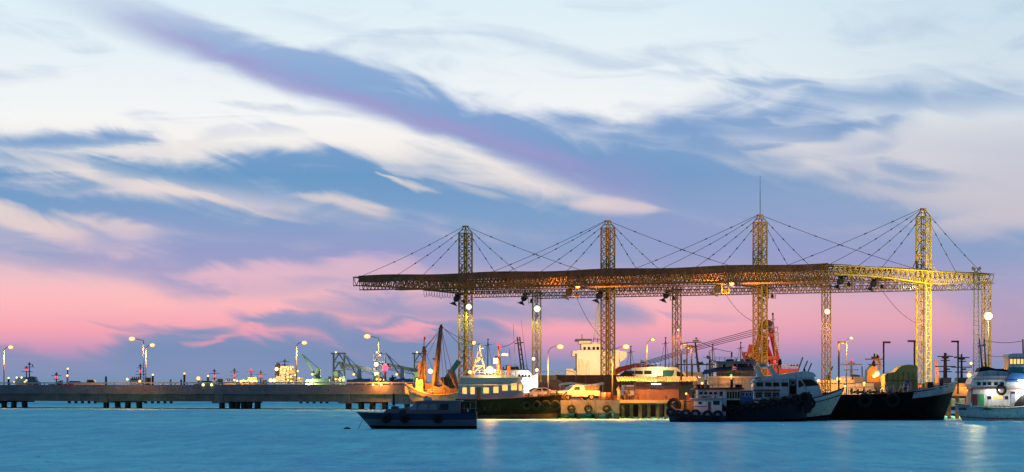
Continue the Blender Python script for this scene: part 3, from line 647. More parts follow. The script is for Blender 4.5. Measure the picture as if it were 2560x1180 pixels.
# cars on the bridge
def far_car(px, label, col, kind=0):
    o = T('bridge_car', label, 'car', px, 962, bd(px)+4, 'vehicles on the bridge'); o.o.location.z = ZT-.9
    m = mat('car_'+label[:6], col, .3, .2, .05)
    if kind: pts = [(-2.3,.35),(2.3,.35),(2.4,.95),(1.5,1.1),(1.0,1.7),(-.1,1.7),(-.2,1.05),(-2.3,1.05)]
    else: pts = [(-2.1,.3),(2.1,.3),(2.2,.8),(1.4,.95),(.8,1.42),(-.9,1.45),(-1.6,.95),(-2.2,.9)]
    MB().prism(pts, -.8, .8).build('body', m, o.o)
    MB().prism([(.75,1.0),(.6,1.36),(-.7,1.38),(-1.2,1.0)] if not kind else [(1.2,1.15),(.95,1.6),(0,1.6),(0,1.15)], -.82, .82).build('window', GLASS, o.o)
    for x in (-1.35, 1.35):
        for y in (-.78, .78): MB().tube((x,y-.1,.33), (x,y+.1,.33), .33, .33, 10).build('wheel', RUBBER, o.o)
    for y in (-.55, .55): MB().ball((2.2 if px > 300 else -2.2, y, .7), .12, 8, 5).build('lamp', G_WA if px > 300 else G_RED, o.o)
far_car(190, 'red car crossing the bridge behind the rail', (.5,.03,.03)); far_car(220, 'white pickup crossing the bridge behind the rail', (.5,.5,.5), 1)
far_car(519, 'pale car with headlights crossing the bridge, below the far masts', (.4,.4,.42)); far_car(943, 'dark car with headlights crossing the bridge by a street lamp', (.05,.05,.06))
for px, lb in ((508,'first'), (529,'second'), (933,'third'), (953,'fourth')):  # car headlights, each set as a small lamp added on the rail
    o = T('headlight_on_rail', lb + ' of four car headlights, shown by a small lamp added on the bridge rail', 'lamp', px, 962, bd(px)-.15, 'car headlights shown on the bridge rail'); o.box('bracket', STEEL, px-1, px+1, 961, 964.5, 0, .1); o.ball('bulb', G_WA if px > 700 else G_SG, (px,962,-.12), .22); 
    if px > 700: point(o.o, (0,-1,0), ORANGE, 250)
# ---------------------------------------------------------------- far shipping beyond the bridge (about 1 km)
FD = 1000.
SHIP = mat('far_ship_paint', (.13,.14,.17), .6, 0, .3, .3); SHIPW = mat('far_ship_white', (.55,.54,.50), .5, 0, .15, .3); SHIPD = mat('far_ship_dark', (.035,.04,.055), .6, 0, .3, .3)
def hullbox(t, m, x0, x1, ytop, name='hull', d=(-4,4)):
    zt, zb = t.z(ytop), -t.o.location.z-.5; a, c = t.x(x0), t.x(x1); w = (c-a)*.06
    return MB().prism([(a+w,zb),(c-w,zb),(c,zt),(a,zt)], *d).build(name, m, t.o)
def mast(t, px, y0, y1, m=SHIPD, arms=((.3,1.6),(.6,1.1)), r=.22, red=None, parent=None):
    b_ = t.tube('mast', m, (px,y0,0), (px,y1,0), r, r*.6, parent)
    z0, z1 = t.z(y0), t.z(y1)
    for f, w in arms: MB().bar((t.x(px)-w,0,z1+(z0-z1)*f), (t.x(px)+w,0,z1+(z0-z1)*f), .16).build('yard', m, b_)
    MB().box(t.x(px)-.5, t.x(px)+.5, -.3, .3, z1-.9, z1-.5).build('radar', m, b_)
    if red: t.ball('signal_lamp', G_RED, (px,red,-.3), .36*t.D/1000, b_)
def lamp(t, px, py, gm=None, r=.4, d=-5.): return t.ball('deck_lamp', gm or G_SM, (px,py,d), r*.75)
t = T('tugboat', 'far tugboat with two masts and lit deck, leftmost beyond the bridge', 'boat', 70, 993, FD); hullbox(t, SHIPD, 42, 102, 962)
t.box('deckhouse', SHIPW, 42, 72, 948, 962, -3, 3); t.prism('wheelhouse', SHIP, [(70,958),(70,946),(80,941),(89,942),(93,952),(100,956),(100,962),(70,962)], -2.5, 2.5); t.box('upper_house', SHIPW, 44, 66, 944, 948, -2.2, 2.2)
mast(t, 66, 962, 915, red=924); mast(t, 73.5, 946, 905); t.box('flag', REDP, 80, 83.5, 912, 915.5, -.1, .1); t.bar('flag_halyard', SHIPD, (73.5,908,0), (82,912,0), .08)
for x, y, g_ in ((48,944,G_SG),(60,944,G_SG),(41,956,None),(72,951,None),(68,955,None)): lamp(t, x, y, g_)
t = T('far_workboat', 'far dark boat showing a lattice mast with a red light', 'boat', 145, 993, FD); hullbox(t, SHIPD, 125, 158, 960); t.prism('wheelhouse', SHIPD, [(144,960),(146,954),(150,953),(155,951),(155,960)], -2, 2); mast(t, 141, 960, 930, red=943)
t = T('channel_beacon', 'lit channel beacon with lamps at top and middle, beyond the bridge', 'beacon', 169, 993, FD); t.tube('pile', SHIPW, (169,994,0), (169,938,0), .5, .35); t.tube('mast', SHIPD, (169,938,0), (169.5,923,0), .2); lamp(t, 169.5, 922, None, .45, 0); lamp(t, 169, 939, G_OR, .5, -.5)
for px, y1, lb in ((21.5,945,'small channel light at the frame edge'), (265,941,'plain thin channel marker post'), (382,937,'channel light beside the pair of lamps'), (461,934,'channel light with a dark bracket standing alone'), (520,940,'channel light near the red-lit mast'), (427,949,'short green channel marker'), (453,949,'short dark channel marker')):
    t = T('channel_marker', lb + ' beyond the bridge', 'marker', px, 993, FD, 'channel markers'); t.tube('pile', SHIPD if px != 427 else GREENP, (px,994,0), (px,y1+2,0), .35)
    if px not in (265,427,453): lamp(t, px, y1, None, .42, 0); t.box('bracket', SHIPD, px-1.5, px+1.5, y1+6, y1+8, -.4, .4)
    else: t.box('topmark', SHIPD, px-1.2, px+1.2, y1-1, y1+2.5, -.4, .4)
t = T('supply_ship', 'far low ship with stepped antenna mast behind the lamp pair', 'boat', 348, 993, FD); hullbox(t, SHIPD, 322, 378, 962); t.box('deckhouse', SHIPW, 326, 356, 951, 961, -3, 3); t.box('bridge_deck', SHIP, 328, 350, 946, 951, -2.5, 2.5); mast(t, 351, 951, 909, arms=((.25,1),(.45,1.4),(.65,1.6),(.8,1)), red=928); t.box('container', RUST, 364, 376, 944, 962, -2, 2); lamp(t, 323, 948, G_SG, .5); lamp(t, 354, 953, None, .55)
for k in range(4): t.box('funnel_pipe', SHIPD, 330+k*5, 332+k*5, 942, 946, -.4, .4)
t = T('light_buoy', 'large lit orange buoy with a strong sodium light', 'buoy', 496.5, 993, 800); t.tube('float', REDP, (496.5,993,0), (496.5,975,0), 1.2, 1.0); t.tube('tower', REDP, (496.5,975,0), (496.5,950,0), .45, .3); lamp(t, 496.5, 946, G_OR, .75, -.3)
t = T('patrol_boat', 'far grey boat whose mast carries two red lights', 'boat', 575, 993, FD); hullbox(t, SHIP, 525, 600, 961); t.box('deckhouse', SHIPW, 563, 592, 952, 961, -3, 3); t.box('container', SHIPD, 545, 556, 947, 961, -2, 2); mast(t, 536, 961, 922, red=940); mast(t, 586, 953, 920, red=939); t.box('cabin', SHIPW, 533, 541, 951, 961, -2, 2)
for k in range(3): t.box('funnel_pipe', SHIPD, 567+k*6, 569+k*6, 946, 952, -.4, .4)
t = T('lit_trawler', 'far boat strung with bright orange deck lights', 'boat', 625, 993, FD); hullbox(t, SHIPD, 596, 648, 960); t.box('deckhouse', CREAM, 600, 640, 950, 960, -2, 2); t.box('wheelhouse', CREAM, 622, 643, 943, 950, -2, 2); mast(t, 628, 944, 923, RUST, red=925)
for k, x in enumerate((589,596,606,612,617,624,630,634,638,644)): lamp(t, x, 951+(k*7 % 5)-1, G_OR, .5+.25*(k in (2,6,8)), -4.5)
point(t.o, (0,-9,6), ORANGE, 7000, .5)
t = T('far_launch', 'far small dark boat with thin mast beside the orange lit boat', 'boat', 655, 993, FD); hullbox(t, SHIPD, 644, 668, 960); t.box('cabin', SHIPD, 656, 666, 950, 960, -1.5, 1.5); mast(t, 652, 960, 926, red=940)
# lit cargo ship
t = T('cargo_ship', 'cargo ship with brightly lit superstructure and dark funnel beyond the bridge', 'ship', 715, 993, FD); hullbox(t, SHIPD, 672, 762, 961, d=(-7,7))
t.box('funnel', SHIPD, 689, 700, 913, 948, -2, 2); t.prism('funnel_cap', SHIPD, [(691,913),(692,907),(696,906),(699,908),(700,913)], -1.5, 1.5)
t.box('superstructure', SHIPW, 702, 740, 921, 960, -5, 5); t.box('bridge_deck', SHIPW, 704, 738, 916, 921, -6, 6); t.box('aft_house', SHIPW, 693, 716, 940, 960, -6.5, 4); t.box('fore_house', SHIPW, 740, 760, 944, 960, -5, 5); mast(t, 712, 921, 897)
for k in range(5): t.box('deck_rail', SHIPW, 716, 741, 925+k*7, 926+k*7, -5.9, -5.1)
for k, (x, y) in enumerate(((696,923),(706,922),(716,925),(724,924),(731,923),(715,932),(723,935),(723,943),(731,942),(724,950),(732,953),(742,938),(752,946),(748,928),(681,951),(690,951),(721,957),(738,957))): lamp(t, x, y, G_OR if x > 700 else G_WA, .5+.4*(x < 700), -7.2)
for x, y in ((20,14),(0,9),(-4,16)): point(t.o, (x*.3, -14, y), (1,.6,.2), 2600, .6)
# bulk terminal
LAT = mat('terminal_steel', (.07,.085,.10), .6, .2, .3, .3)
def ltower(t, x0, x1, y0, y1, name='frame'):
    m = MB(); zs = [t.z(y1)+(t.z(y0)-t.z(y1))*k/5 for k in range(6)]; a, c = t.x(x0), t.x(x1); mid = (a+c)/2
    for d in (-2.5, 2.5):
        for x in (a, c): m.bar((x,d,zs[0]), (x,d,zs[5]), .32)
        m.bar((mid,d,zs[0]), (mid,d,zs[3]), .25)
        for k in range(5):
            m.bar((a,d,zs[k]), (c,d,zs[k]), .25)
            m.bar((a,d,zs[k]), (mid,d,zs[k+1]), .22); m.bar((c,d,zs[k]), (mid,d,zs[k+1]), .22)
        m.bar((a-.8,d,zs[5]), (c+.4,d,zs[5]), .35)
    for k in range(6):
        for x in (a, c): m.bar((x,-2.5,zs[k]), (x,2.5,zs[k]), .22)
    return m.build(name, LAT, t.o)
def gallery(t, x0, y0, x1, y1):
    g_ = MB().bar(t.p(x0,y0), t.p(x1,y1), 2.2, 1.2).build('conveyor_gallery', mat('gallery_roof', (.09,.09,.10), .6, .2, .3, .3), t.o)
    m = MB(); n = 12
    for k in range(n):
        f, h = k/n, (k+1)/n; p = lambda u, dd: Vector(t.p(x0+(x1-x0)*u, y0+(y1-y0)*u+dd))
        m.bar(p(f,5), p((f+h)/2,11), .16); m.bar(p((f+h)/2,11), p(h,5), .16); m.bar(p(f,11), p(h,11), .2)
    m.build('truss', LAT, g_)
for x0, lb in ((834,'first bulk loading tower with sloping conveyor beyond the bridge'), (936,'second bulk loading tower with bright lamp, behind the bridge lamp'), (1036,'third bulk loading tower half hidden by the timber masts')):
    t = T('loading_tower', lb, 'loading tower', x0+26, 992, FD+20, 'bulk loading towers'); ltower(t, x0, x0+27, 884, 990)
    t.box('top_platform', LAT, x0-4, x0+30, 882, 884.5, -3, 3)
    if x0 < 1000: gallery(t, x0+16, 909, x0+108, 927)
    for k in range(5): t.box('machine_house', random.choice((LAT, GREENP, SHIP)), x0-12+k*9+random.uniform(-3,3), x0-4+k*9, 938+random.uniform(0,10), 963, -6-k*.2, -3.2)
    t.prism('hopper', GREENP, [(x0-2,930),(x0+10,930),(x0+14,945),(x0+4,945)], -3, 2)
    lamp(t, x0+7, 881, G_SM, .4, -3.2)
    for k in range(3): lamp(t, x0+8+k*9, 948+k, G_OR, .45, -7)
    if x0 == 936: lamp(t, x0+6, 911, G_WH, 1.0, -4); point(t.o, (t.x(942), -6, t.z(911)), (1,.95,.8), 4000, .5); lamp(t, x0+15, 888, G_WA, .5, -3.5)
    else: point(t.o, (2, -10, t.z(940)), (.8,1,.45), 2600, .5)
def ship_crane(label, px, base, tip, m, cabw=14):
    t = T('ship_crane', label, 'crane', px, 992, FD-20, 'ship deck cranes')
    t.box('pedestal', m, px-5, px+5, 921, 945, -1.5, 1.5); t.box('cab', m, px-5-12*(tip[0] < px), px-5, 932, 940, -1.4, 1.4); t.tube('column', m, (px,992,0), (px,945,0), 1.0)
    a = t.p(px-4, 943, 0); b_ = t.p(*tip, 0)
    m_ = MB().bar(Vector(a)+Vector((0,-.6,0)), Vector(b_)+Vector((0,-.3,0)), .5).bar(Vector(a)+Vector((0,.6,0)), Vector(b_)+Vector((0,.3,0)), .5)
    for k in range(9):
        c = Vector(a).lerp(Vector(b_), k/9); m_.bar(c+Vector((0,-.6,0)), c+Vector((0,.6,0)), .25); e = Vector(a).lerp(Vector(b_), (k+1)/9); m_.bar(c+Vector((0,-.6,.1)), e+Vector((0,.6,.1)), .2)
    m_.build('boom', m, t.o); MB().path([t.p(px,921,0), b_], .1, 5).build('luffing_cable', LAT, t.o)
    lamp(t, px-14, 936, G_SM, .5, -1.8); t.box('deck_house', GREENP if m is GREENP else SHIP, px-14, px+28, 947, 962, -5, 4); t.box('hatch', SHIP, px-30, px-15, 949, 962, -4, 4)
    return t
t = ship_crane('pale green ship crane with raised boom next to the lit cargo ship', 796, 945, (755,885), GREENP); point(t.o, (-3,-6,4), (.9,1,.4), 3500, .5)
ship_crane('pale ship crane with boom leaning against the first loading tower', 899, 945, (862,886), SHIPW); ship_crane('pale ship crane between the second loading tower and the timber masts', 1006, 945, (968,886), SHIPW)
t = T('bulk_ship', 'long low grey bulk ship hull lying behind the bridge under the cranes', 'ship', 900, 992, FD-10); MB().box(t.x(770), t.x(1075), -5, 6, -.7, t.z(961)).build('hull', SHIP, t.o)
for k in range(9): t.box('hatch_cover', SHIP, 880+k*18, 895+k*18, 951+k % 2, 961, -3, 3)
t = T('signal_mast', 'red and white mast with a strong red light beside the conveyor', 'mast', 963, 992, 950); t.tube('pole', REDP, (963,992,0), (963,918,0), .45, .3); t.box('crosstree', REDP, 956, 972, 917, 919, -.3, .3); t.ball('signal_lamp', glow('strong_red', (1,.02,.05), 9), (963,919,-.8), .9)
for k in range(5): t.box('band', SHIPW, 961.8, 964.2, 925+k*12, 931+k*12, -.55, .55)
t = T('deck_winch', 'dark bent exhaust pipe beyond the bridge near the timber boat', 'exhaust', 980, 992, 950); t.path('pipe', SHIPD, [(978,992,0),(978,952,0),(980,944,0),(984,943,0),(985,948,0)], .8)
# ---------------------------------------------------------------- boats
def hull(t, xs, xb, B, zs, zm, zb, bands, rake=1.2, zk=-.5, deck=.3, deckm=None, n=16, full=.55, stern=.85, gun=None):
    """hull from stern x xs to bow x xb; sheer heights above water at stern, middle, bow; bands: (name, v0, v1, material)"""
    s = 1 if xb > xs else -1; wl = -t.o.location.z
    def pt(u, v, side):
        sh = zs*(1-u)*(1-2*u)+4*zm*u*(1-u)+zb*u*(2*u-1)
        hb = B/2*(1-max(0, (u-full)/(1-full))**2.3)*(stern+(1-stern)*min(1, u/.3))
        hb *= .55+.45*v**.6 if v < 1 else 1
        flare = 1-(.35*(1-v))*max(0, (u-full)/(1-full))
        x = xs + (xb-s*rake*(1-v)-xs)*u
        return (x, side*hb*flare, wl+zk+(sh-zk)*v)
    for name, v0, v1, m in bands:
        mb = MB(); k = 4
        for side in (-1, 1):
            g_ = [[pt(i/n, v0+(v1-v0)*j/k, side) for j in range(k+1)] for i in range(n+1)]
            vs = [p for r_ in g_ for p in r_]; mb.add(vs, [(i*(k+1)+j, (i+1)*(k+1)+j, (i+1)*(k+1)+j+1, i*(k+1)+j+1) for i in range(n) for j in range(k)])
        tr_ = [pt(0, v0+(v1-v0)*j/k, -1) for j in range(k+1)] + [pt(0, v0+(v1-v0)*j/k, 1) for j in range(k, -1, -1)]
        mb.add(tr_, [tuple(range(len(tr_)))]); mb.build(name, m, t.o, True)
    dz = deck
    vs = []; 
    for i in range(n+1):
        for side in (-1, 1): p = pt(i/n, .96, side); vs.append((p[0], p[1]*.97, p[2]-dz))
    MB().add(vs, [(2*i, 2*i+1, 2*i+3, 2*i+2) for i in range(n)]).build('deck', deckm or GREYP, t.o)
    for side in (-1, 1): MB().path([pt(i/n, 1, side) for i in range(n+1)], .07, 6).build('gunwale', gun or bands[-1][3], t.o)
    return pt
def tyre(t, x, y, z, R=.42, axis='y', name='tyre_fender'): return MB().torus((x,y,z), R, .15, axis).build(name, RUBBER, t.o, True)
def win(t, x0, x1, y0, y1, d, m=None, frame=None):
    f = t.box('window', frame or WHITEP, x0-1, x1+1, y0-1, y1+1, d-.03, d+.02); t.box('pane', m or GLASS, x0, x1, y0, y1, d-.05, d-.031, f); return f
def rail(t, pts, posts, r=.03, m=None, h=None):
    t.path('rail', m or GALV, pts, r)
    for a, b_ in posts: t.tube('rail_post', m or GALV, a, b_, r)
# --- moving cabin launch
t = T('cabin_launch', 'white cabin launch with navy sheer band moving across open water', 'boat', 1045, 1072, 267.3)
HULLW = mat('launch_shaded_white', (.13,.13,.15), .35, 0, .12, 1)  # white paint darkened: the boat's shadow is put into the colour
pt = hull(t, t.x(1192), t.x(893), 3.1, 1.35, 1.28, 1.42, [('bottom_paint', 0, .42, BLACKH), ('hull', .42, .72, HULLW), ('sheer_band', .72, 1, NAVY)], rake=1.7, zk=-.5, deck=.1, deckm=HULLW, gun=NAVY)
t.prism('fore_trunk', HULLW, [(955,1036),(968,1023),(1030,1018),(1050,1018),(1050,1036)], -.95, .95)
t.prism('cabin', HULLW, [(1016,1036),(1016,1026),(1043,1006),(1060,1004),(1150,1004),(1152,1036)], -1.15, 1.15)
t.prism('roof', HULLW, [(1034,1006),(1040,1003),(1066,1000.5),(1155,1001),(1160,1003.5),(1155,1005),(1040,1007)], -1.25, 1.25)
t.box('aft_canopy', mat('canopy_cloth', (.05,.055,.08), .9, 0, .2, 1), 1156, 1188, 1003, 1005, -1.2, 1.2)
t.box('aft_screen', mat('dark_screen', (.02,.02,.03), .9), 1152.5, 1160, 1010, 1034, -1.0, .9)
for x in (1176, 1190): t.tube('canopy_post', GALV, (x,1003,-1.1), (x,1032,-1.1), .025)
t.box('engine_box', mat('dark_screen', (.02,.02,.03)), 1172, 1188, 1022, 1034, -.7, .7); t.path('stern_rail', GALV, [(1155,1020,-1.35),(1194,1021,-1.35)], .025)
t.path('cabin_handrail', GALV, [(1050,1026.5,-1.22),(1148,1026.5,-1.22)], .02)
t.prism('windscreen', mat('hazy_glass', (.30,.31,.36), .1, 0, .1, 1), [(1022,1024),(1042,1008),(1042,1024)], -1.18, -1.151)
BWIN = mat('boat_window', (.28,.25,.25), .15, 0, .15, 1)
for a, c in ((1048,1070), (1074,1092), (1100,1122)): t.prism('side_window', BWIN if a < 1090 else GLASS, [(a-3,1024),(a+3,1009),(c,1009),(c,1024)], -1.2, -1.152)
t.prism('trunk_window', GLASS, [(996,1034),(1003,1025),(1034,1023),(1034,1034)], -1.0, -.951)
t.box('roof_box', WHITEP, 1059, 1079, 993, 1000.6, -.4, .4); t.box('search_light', STEEL, 1062, 1070, 990, 993, -.15, .15)
for x in (937, 953, 970): t.tube('rail_post', GALV, (x,1036,-.6), (x,1015,-.6), .02)
t.path('bow_rail', GALV, [(925,1028,-.3),(937,1015,-.6),(970,1014,-.7),(1000,1016,-.8)], .02)
t.box('anchor_bitt', STEEL, 913, 919, 1030, 1036, -.15, .15)
for x in (967, 1013, 1096): tyre(t, t.x(x), -1.66+.4*max(0,(1010-x)/60), t.z(1046), .27)
t.path('mooring_line', ROPE, [(912,1040,0),(903,1058,-.3),(897,1071,-.6)], .025)
t.tube('exhaust', STEEL, (984,1014,.5), (984,985,.5), .12)
fl = T('mooring_float', 'small dark mooring float ahead of the cabin launch bow', 'float', 868, 1072, 266); fl.ball('float_body', RUBBER, (868,1072,0), .22, sz=(1.5,1,.6)); fl.tube('eye', STEEL, (868,1069,0), (868,1066,0), .03)
# --- timber derrick boat
ORW = mat('worn_cream_hull', (.55,.42,.26), .6, 0, .35, 1.2)
t = T('derrick_boat', 'orange lit fishing boat with thick timber derrick masts and rigging', 'boat', 1080, 1038, 392)
pt = hull(t, t.x(1175), t.x(1006), 5, 3.6, 2.6, 4.3, [('lower_hull', 0, .5, RUST), ('hull', .5, 1, ORW)], rake=2.2, zk=-.5, deck=.4, deckm=WOOD)
t.tube('mast', WOOD, (1062,985,0), (1060,866,0), .26, .2); t.tube('flagstaff', WOOD, (1060,866,0), (1060.5,842,0), .05); t.box('flag', REDP, 1060.5, 1064, 842, 852, -.03, .03)
t.prism('mast_cap', STEEL, [(1054,880),(1058,868),(1062,868),(1068,880)], -.4, .4)
for a, b_ in (((1080,985,-1.2),(1101,818,-.1)), ((1088,985,1.2),(1104,818,.1))): t.tube('derrick_leg', WOOD, a, b_, .24, .15)
t.tube('derrick_head', STEEL, (1101,824,0), (1104,811,0), .28, .12); t.bar('cross_tree', STEEL, (1083,897,-.6), (1098,900,.6), .16)
for a, b_ in (((1103,820,0),(1122,980,1.5)), ((1103,820,0),(1144,984,0)), ((1060,872,0),(1108,984,1)), ((1060,872,0),(1103,822,0)), ((1064,870,.3),(1102,822,.3)), ((1060,872,0),(1044,980,1)), ((1103,820,0),(1068,890,0)), ((1104,815,0),(1150,862,1)), ((1100,840,0),(1112,985,-1.5)), ((1102,822,0),(1092,985,-.5)), ((1060,875,0),(1056,985,-.8))): t.path('rigging', ROPE, [a, b_], .035)
for a, b_ in (((1088,930,0),(1122,984,-1)), ((1120,925,1),(1148,984,-1))): t.tube('spar', WOOD, a, b_, .13)
t.prism('bow_rail_block', ORW, [(1012,966),(1022,962),(1030,960),(1036,986),(1028,986),(1014,985)], -.5, .5)
t.prism('net_heap', mat('fish_net', (.22,.16,.08), .95, 0, .5, 4, bump=1), [(1070,986),(1074,972),(1084,964),(1098,968),(1112,962),(1128,972),(1142,970),(1150,986)], -1.3, .6)
t.box('deckhouse', ORW, 1040, 1058, 950, 985, -1.2, 1.6); t.box('net_roller', RUST, 1064, 1078, 960, 976, -1, .5)
NET = mat('hung_net', (.42,.26,.10), .9, 0, .4, 5)
m = MB()
for k in range(9): m.path([t.p(1046+k*2.3, 905+abs(k-4)*.8, .8), t.p(1047+k*2.3, 948, .8)], .07, 5)
for k in range(8): m.path([t.p(1046, 906+k*5.5, .8), t.p(1065, 906+k*5.5, .8)], .06, 5)
m.build('hanging_net', NET, t.o)
for k in range(7): t.ball('net_float', mat('float_orange', (.7,.22,.05), .5), (1112+k*5, 984+k % 3, -1.6), .16)
t.ball('deck_lamp', G_GR, (1076,928,-.2), .34); point(t.o, t.p(1078,945,-3), ORANGE, 1300, .2); point(t.o, t.p(1040,955,-3.5), ORANGE, 1600, .2)
# dark heap and teal boom behind it
def heap(name, label, px0, px1, ytop, ybase, D, m, dep_=6, seed=1):
    t = T(name, label, 'heap', (px0+px1)/2, ybase, D); t.o.location.z = DECK; rnd = random.Random(seed)
    W_, Hh = (px1-px0)/t.k/2, (ybase-ytop)/t.k; n = 26; vs = []; fs = []
    for j in range(n+1):
        for i in range(n+1):
            u, v = i/n*2-1, j/n*2-1; r = math.sqrt(u*u+v*v)
            h = max(0, 1-r)**.8*(1+.25*math.sin(5*u+seed)*math.cos(4*v)) + (.03*rnd.random() if r < .97 else 0)
            vs.append((u*W_, v*dep_, h*Hh*1.05-.05*(r >= .97)))
    for j in range(n):
        for i in range(n): fs.append((j*(n+1)+i, j*(n+1)+i+1, (j+1)*(n+1)+i+1, (j+1)*(n+1)+i))
    MB().add(vs, fs).build('mound', m, t.o, False); return t
COAL = mat('dark_ore', (.05,.035,.025), .95, 0, .5, 2.5, bump=1); SAND = mat('brown_sand', (.17,.09,.04), .95, 0, .45, 2, bump=1)
heap('ore_heap', 'dark ore heap at the foot of the tower behind the derrick boat', 1096, 1170, 928, 990, 424, COAL, 5, 2)
heap('sand_heap', 'brown sand heap behind the white saloon car', 1318, 1432, 934, 992, 386, SAND, 8, 5)
t = T('conveyor_boom', 'teal conveyor boom rising beside the dark ore heap', 'conveyor', 1114, 990, 418); t.o.location.z = DECK; t.bar('boom', TEAL, (1114,945,0), (1148,897,0), .5, .7); t.box('base', STEEL, 1103, 1122, 938, 990, -.8, .8); t.box('wheel_frame', STEEL, 1118, 1130, 975, 990, -1, 1)
# --- work tug with lit windows
PALE = mat('pale_blue_paint', (.32,.34,.44), .45, 0, .12, 1)
t = T('work_tug', 'work tug with white wheelhouse, orange lit windows and black hull', 'boat', 1270, 1047, 349)
pt = hull(t, t.x(1140), t.x(1404), 5, 2.2, 2.3, 2.75, [('bottom_paint', 0, .35, RUST), ('hull', .35, 1, BLACKH)], rake=.7, zk=-.5, deck=.25, deckm=STEEL, full=.7)
t.prism('wheelhouse', PALE, [(1146,1000),(1146,962),(1152,944),(1296,944),(1309,962),(1309,1000)], -1.6, 1.6)
t.prism('roof', WHITEP, [(1150,944),(1154,940),(1180,938),(1275,938),(1300,942),(1302,945)], -1.8, 1.8)
t.box('visor', WHITEP, 1146, 1310, 961, 963, -1.75, -1.6)
for a, c, y0, y1, g_ in ((1157,1167,969,984,G_WIN), (1177,1187,968,985,G_WIN), (1209,1222,969,983,G_WIN), (1234,1246,967,982,G_WIN), (1256,1269,961,976,G_WIN), (1278,1292,959,975,G_WIN), (1297,1305,960,976,G_WIN)): win(t, a, c, y0, y1, -1.6, g_)
t.box('door', mat('door_brown', (.14,.07,.05), .6), 1192, 1202, 968, 1000, -1.65, -1.6)
t.box('aft_house', PALE, 1152, 1216, 1000, 1030, -2.0, 1.5); t.box('aft_awning', STEEL, 1140, 1246, 997.5, 1000, -2.3, 1.8)
for x in (1158, 1176, 1196): t.box('doorway', BLACKH, x, x+10, 1004, 1030, -2.04, -2.0)
for x in (1144, 1212, 1240): t.tube('awning_post', STEEL, (x,1000,-2.2), (x,1024,-2.2), .05)
t.box('towing_bitt', RUST, 1222, 1232, 1010, 1024, -1, 1)
t.tube('radar_mast', RUST, (1247,940,0), (1247,893,0), .28, .2); t.tube('topmast', RUST, (1247,893,0), (1246,862,0), .07); t.bar('yard', STEEL, (1233,893,0), (1262,889,0), .1); t.ball('masthead_lamp', G_RED, (1246,861,0), .17); t.box('radar_scanner', WHITEP, 1255, 1270, 884, 889, -.5, .5); t.box('signal_box', CREAM, 1234, 1245, 895, 908, -.3, .3); t.box('flag', REDP, 1248, 1252, 866, 872, -.02, .02)
t.ball('flood_lens', G_WA, (1225,925,-.6), .48); t.tube('flood_stand', STEEL, (1225,940,-.3), (1225,925,-.3), .06); t.box('flood_housing', STEEL, 1218, 1232, 916, 934, -.4, -.25); point(t.o, t.p(1225,923,-1.8), (1,.45,.09), 4500, .25)
t.tube('whip_aerial', STEEL, (1289,940,0), (1283,810,0), .03, .015); t.tube('whip_aerial', STEEL, (1277,940,.4), (1274,872,.4), .04, .02)
t.box('fire_monitor', RUST, 1268, 1276, 915, 940, -.2, .2)
# lattice bow mast standing aft on the roof, orange lit
m = MB()
for a, b_ in (((1178,940),(1196,878)), ((1216,940),(1200,878)), ((1184,915),(1212,915)), ((1180,935),(1208,912)), ((1190,895),(1206,895)), ((1186,910),(1204,894))): m.bar(t.p(*a,0), t.p(*b_,0), .13); m.bar(t.p(*a,.8), t.p(*b_,.8), .13)
m.build('gantry_frame', mat('dull_cream', (.22,.18,.12), .6), t.o); t.tube('gantry_mast', CREAM, (1198,880,.4), (1200,858,.4), .1); t.bar('gantry_yard', CREAM, (1192,874,.4), (1208,870,.4), .08)
for x in range(1316, 1400, 24): tyre(t, t.x(x), -2.35+.4*max(0,(x-1360)/40), t.z(1012), .4)
# --- white high-sterned boat behind
t = T('white_stern_boat', 'white wooden boat with raised stern, portholes and ladder mast behind the work tug', 'boat', 1290, 1038, 372)
hull(t, t.x(1345), t.x(1225), 4.5, 5.3, 4.2, 4.6, [('lower_hull', 0, .6, BLUEP), ('hull', .6, 1, WHITEP)], rake=.8, deck=.2, full=.6)
t.prism('stern_house', WHITEP, [(1252,962),(1250,932),(1262,926),(1318,924),(1328,934),(1338,962)], -1.9, 1.9)
for r_, y in enumerate((937, 950)):
    for k in range(4): win(t, 1296+k*8+r_*4, 1301+k*8+r_*4, y, y+5, -1.9)
t.box('roof_deck', STEEL, 1248, 1322, 922.5, 925, -2, 2)
for x0, x1 in ((1294,1303), (1303,1310)): t.bar('ladder_leg', WOOD, (x1,924,0), (x0-1 if x0 < 1300 else x0-4,842,0), .17)
for k in range(6): t.bar('ladder_rung', WOOD, (1293.5+k*1.6,850+k*12,0), (1301+k*1.6,850+k*12,0), .1)
t.bar('cross_yard', WOOD, (1287,859,0), (1309,856,0), .13); t.tube('whip_aerial', STEEL, (1318,924,.5), (1303,800,.5), .03, .012)
t.box('flood_panel', G_TUBE, 1306, 1326, 945, 962, -2.25, -2.1); t.box('flood_frame', STEEL, 1304, 1328, 944, 963, -2.08, -1.9); point(t.o, t.p(1320,958,-3.2), (1,.9,.7), 420, .2)
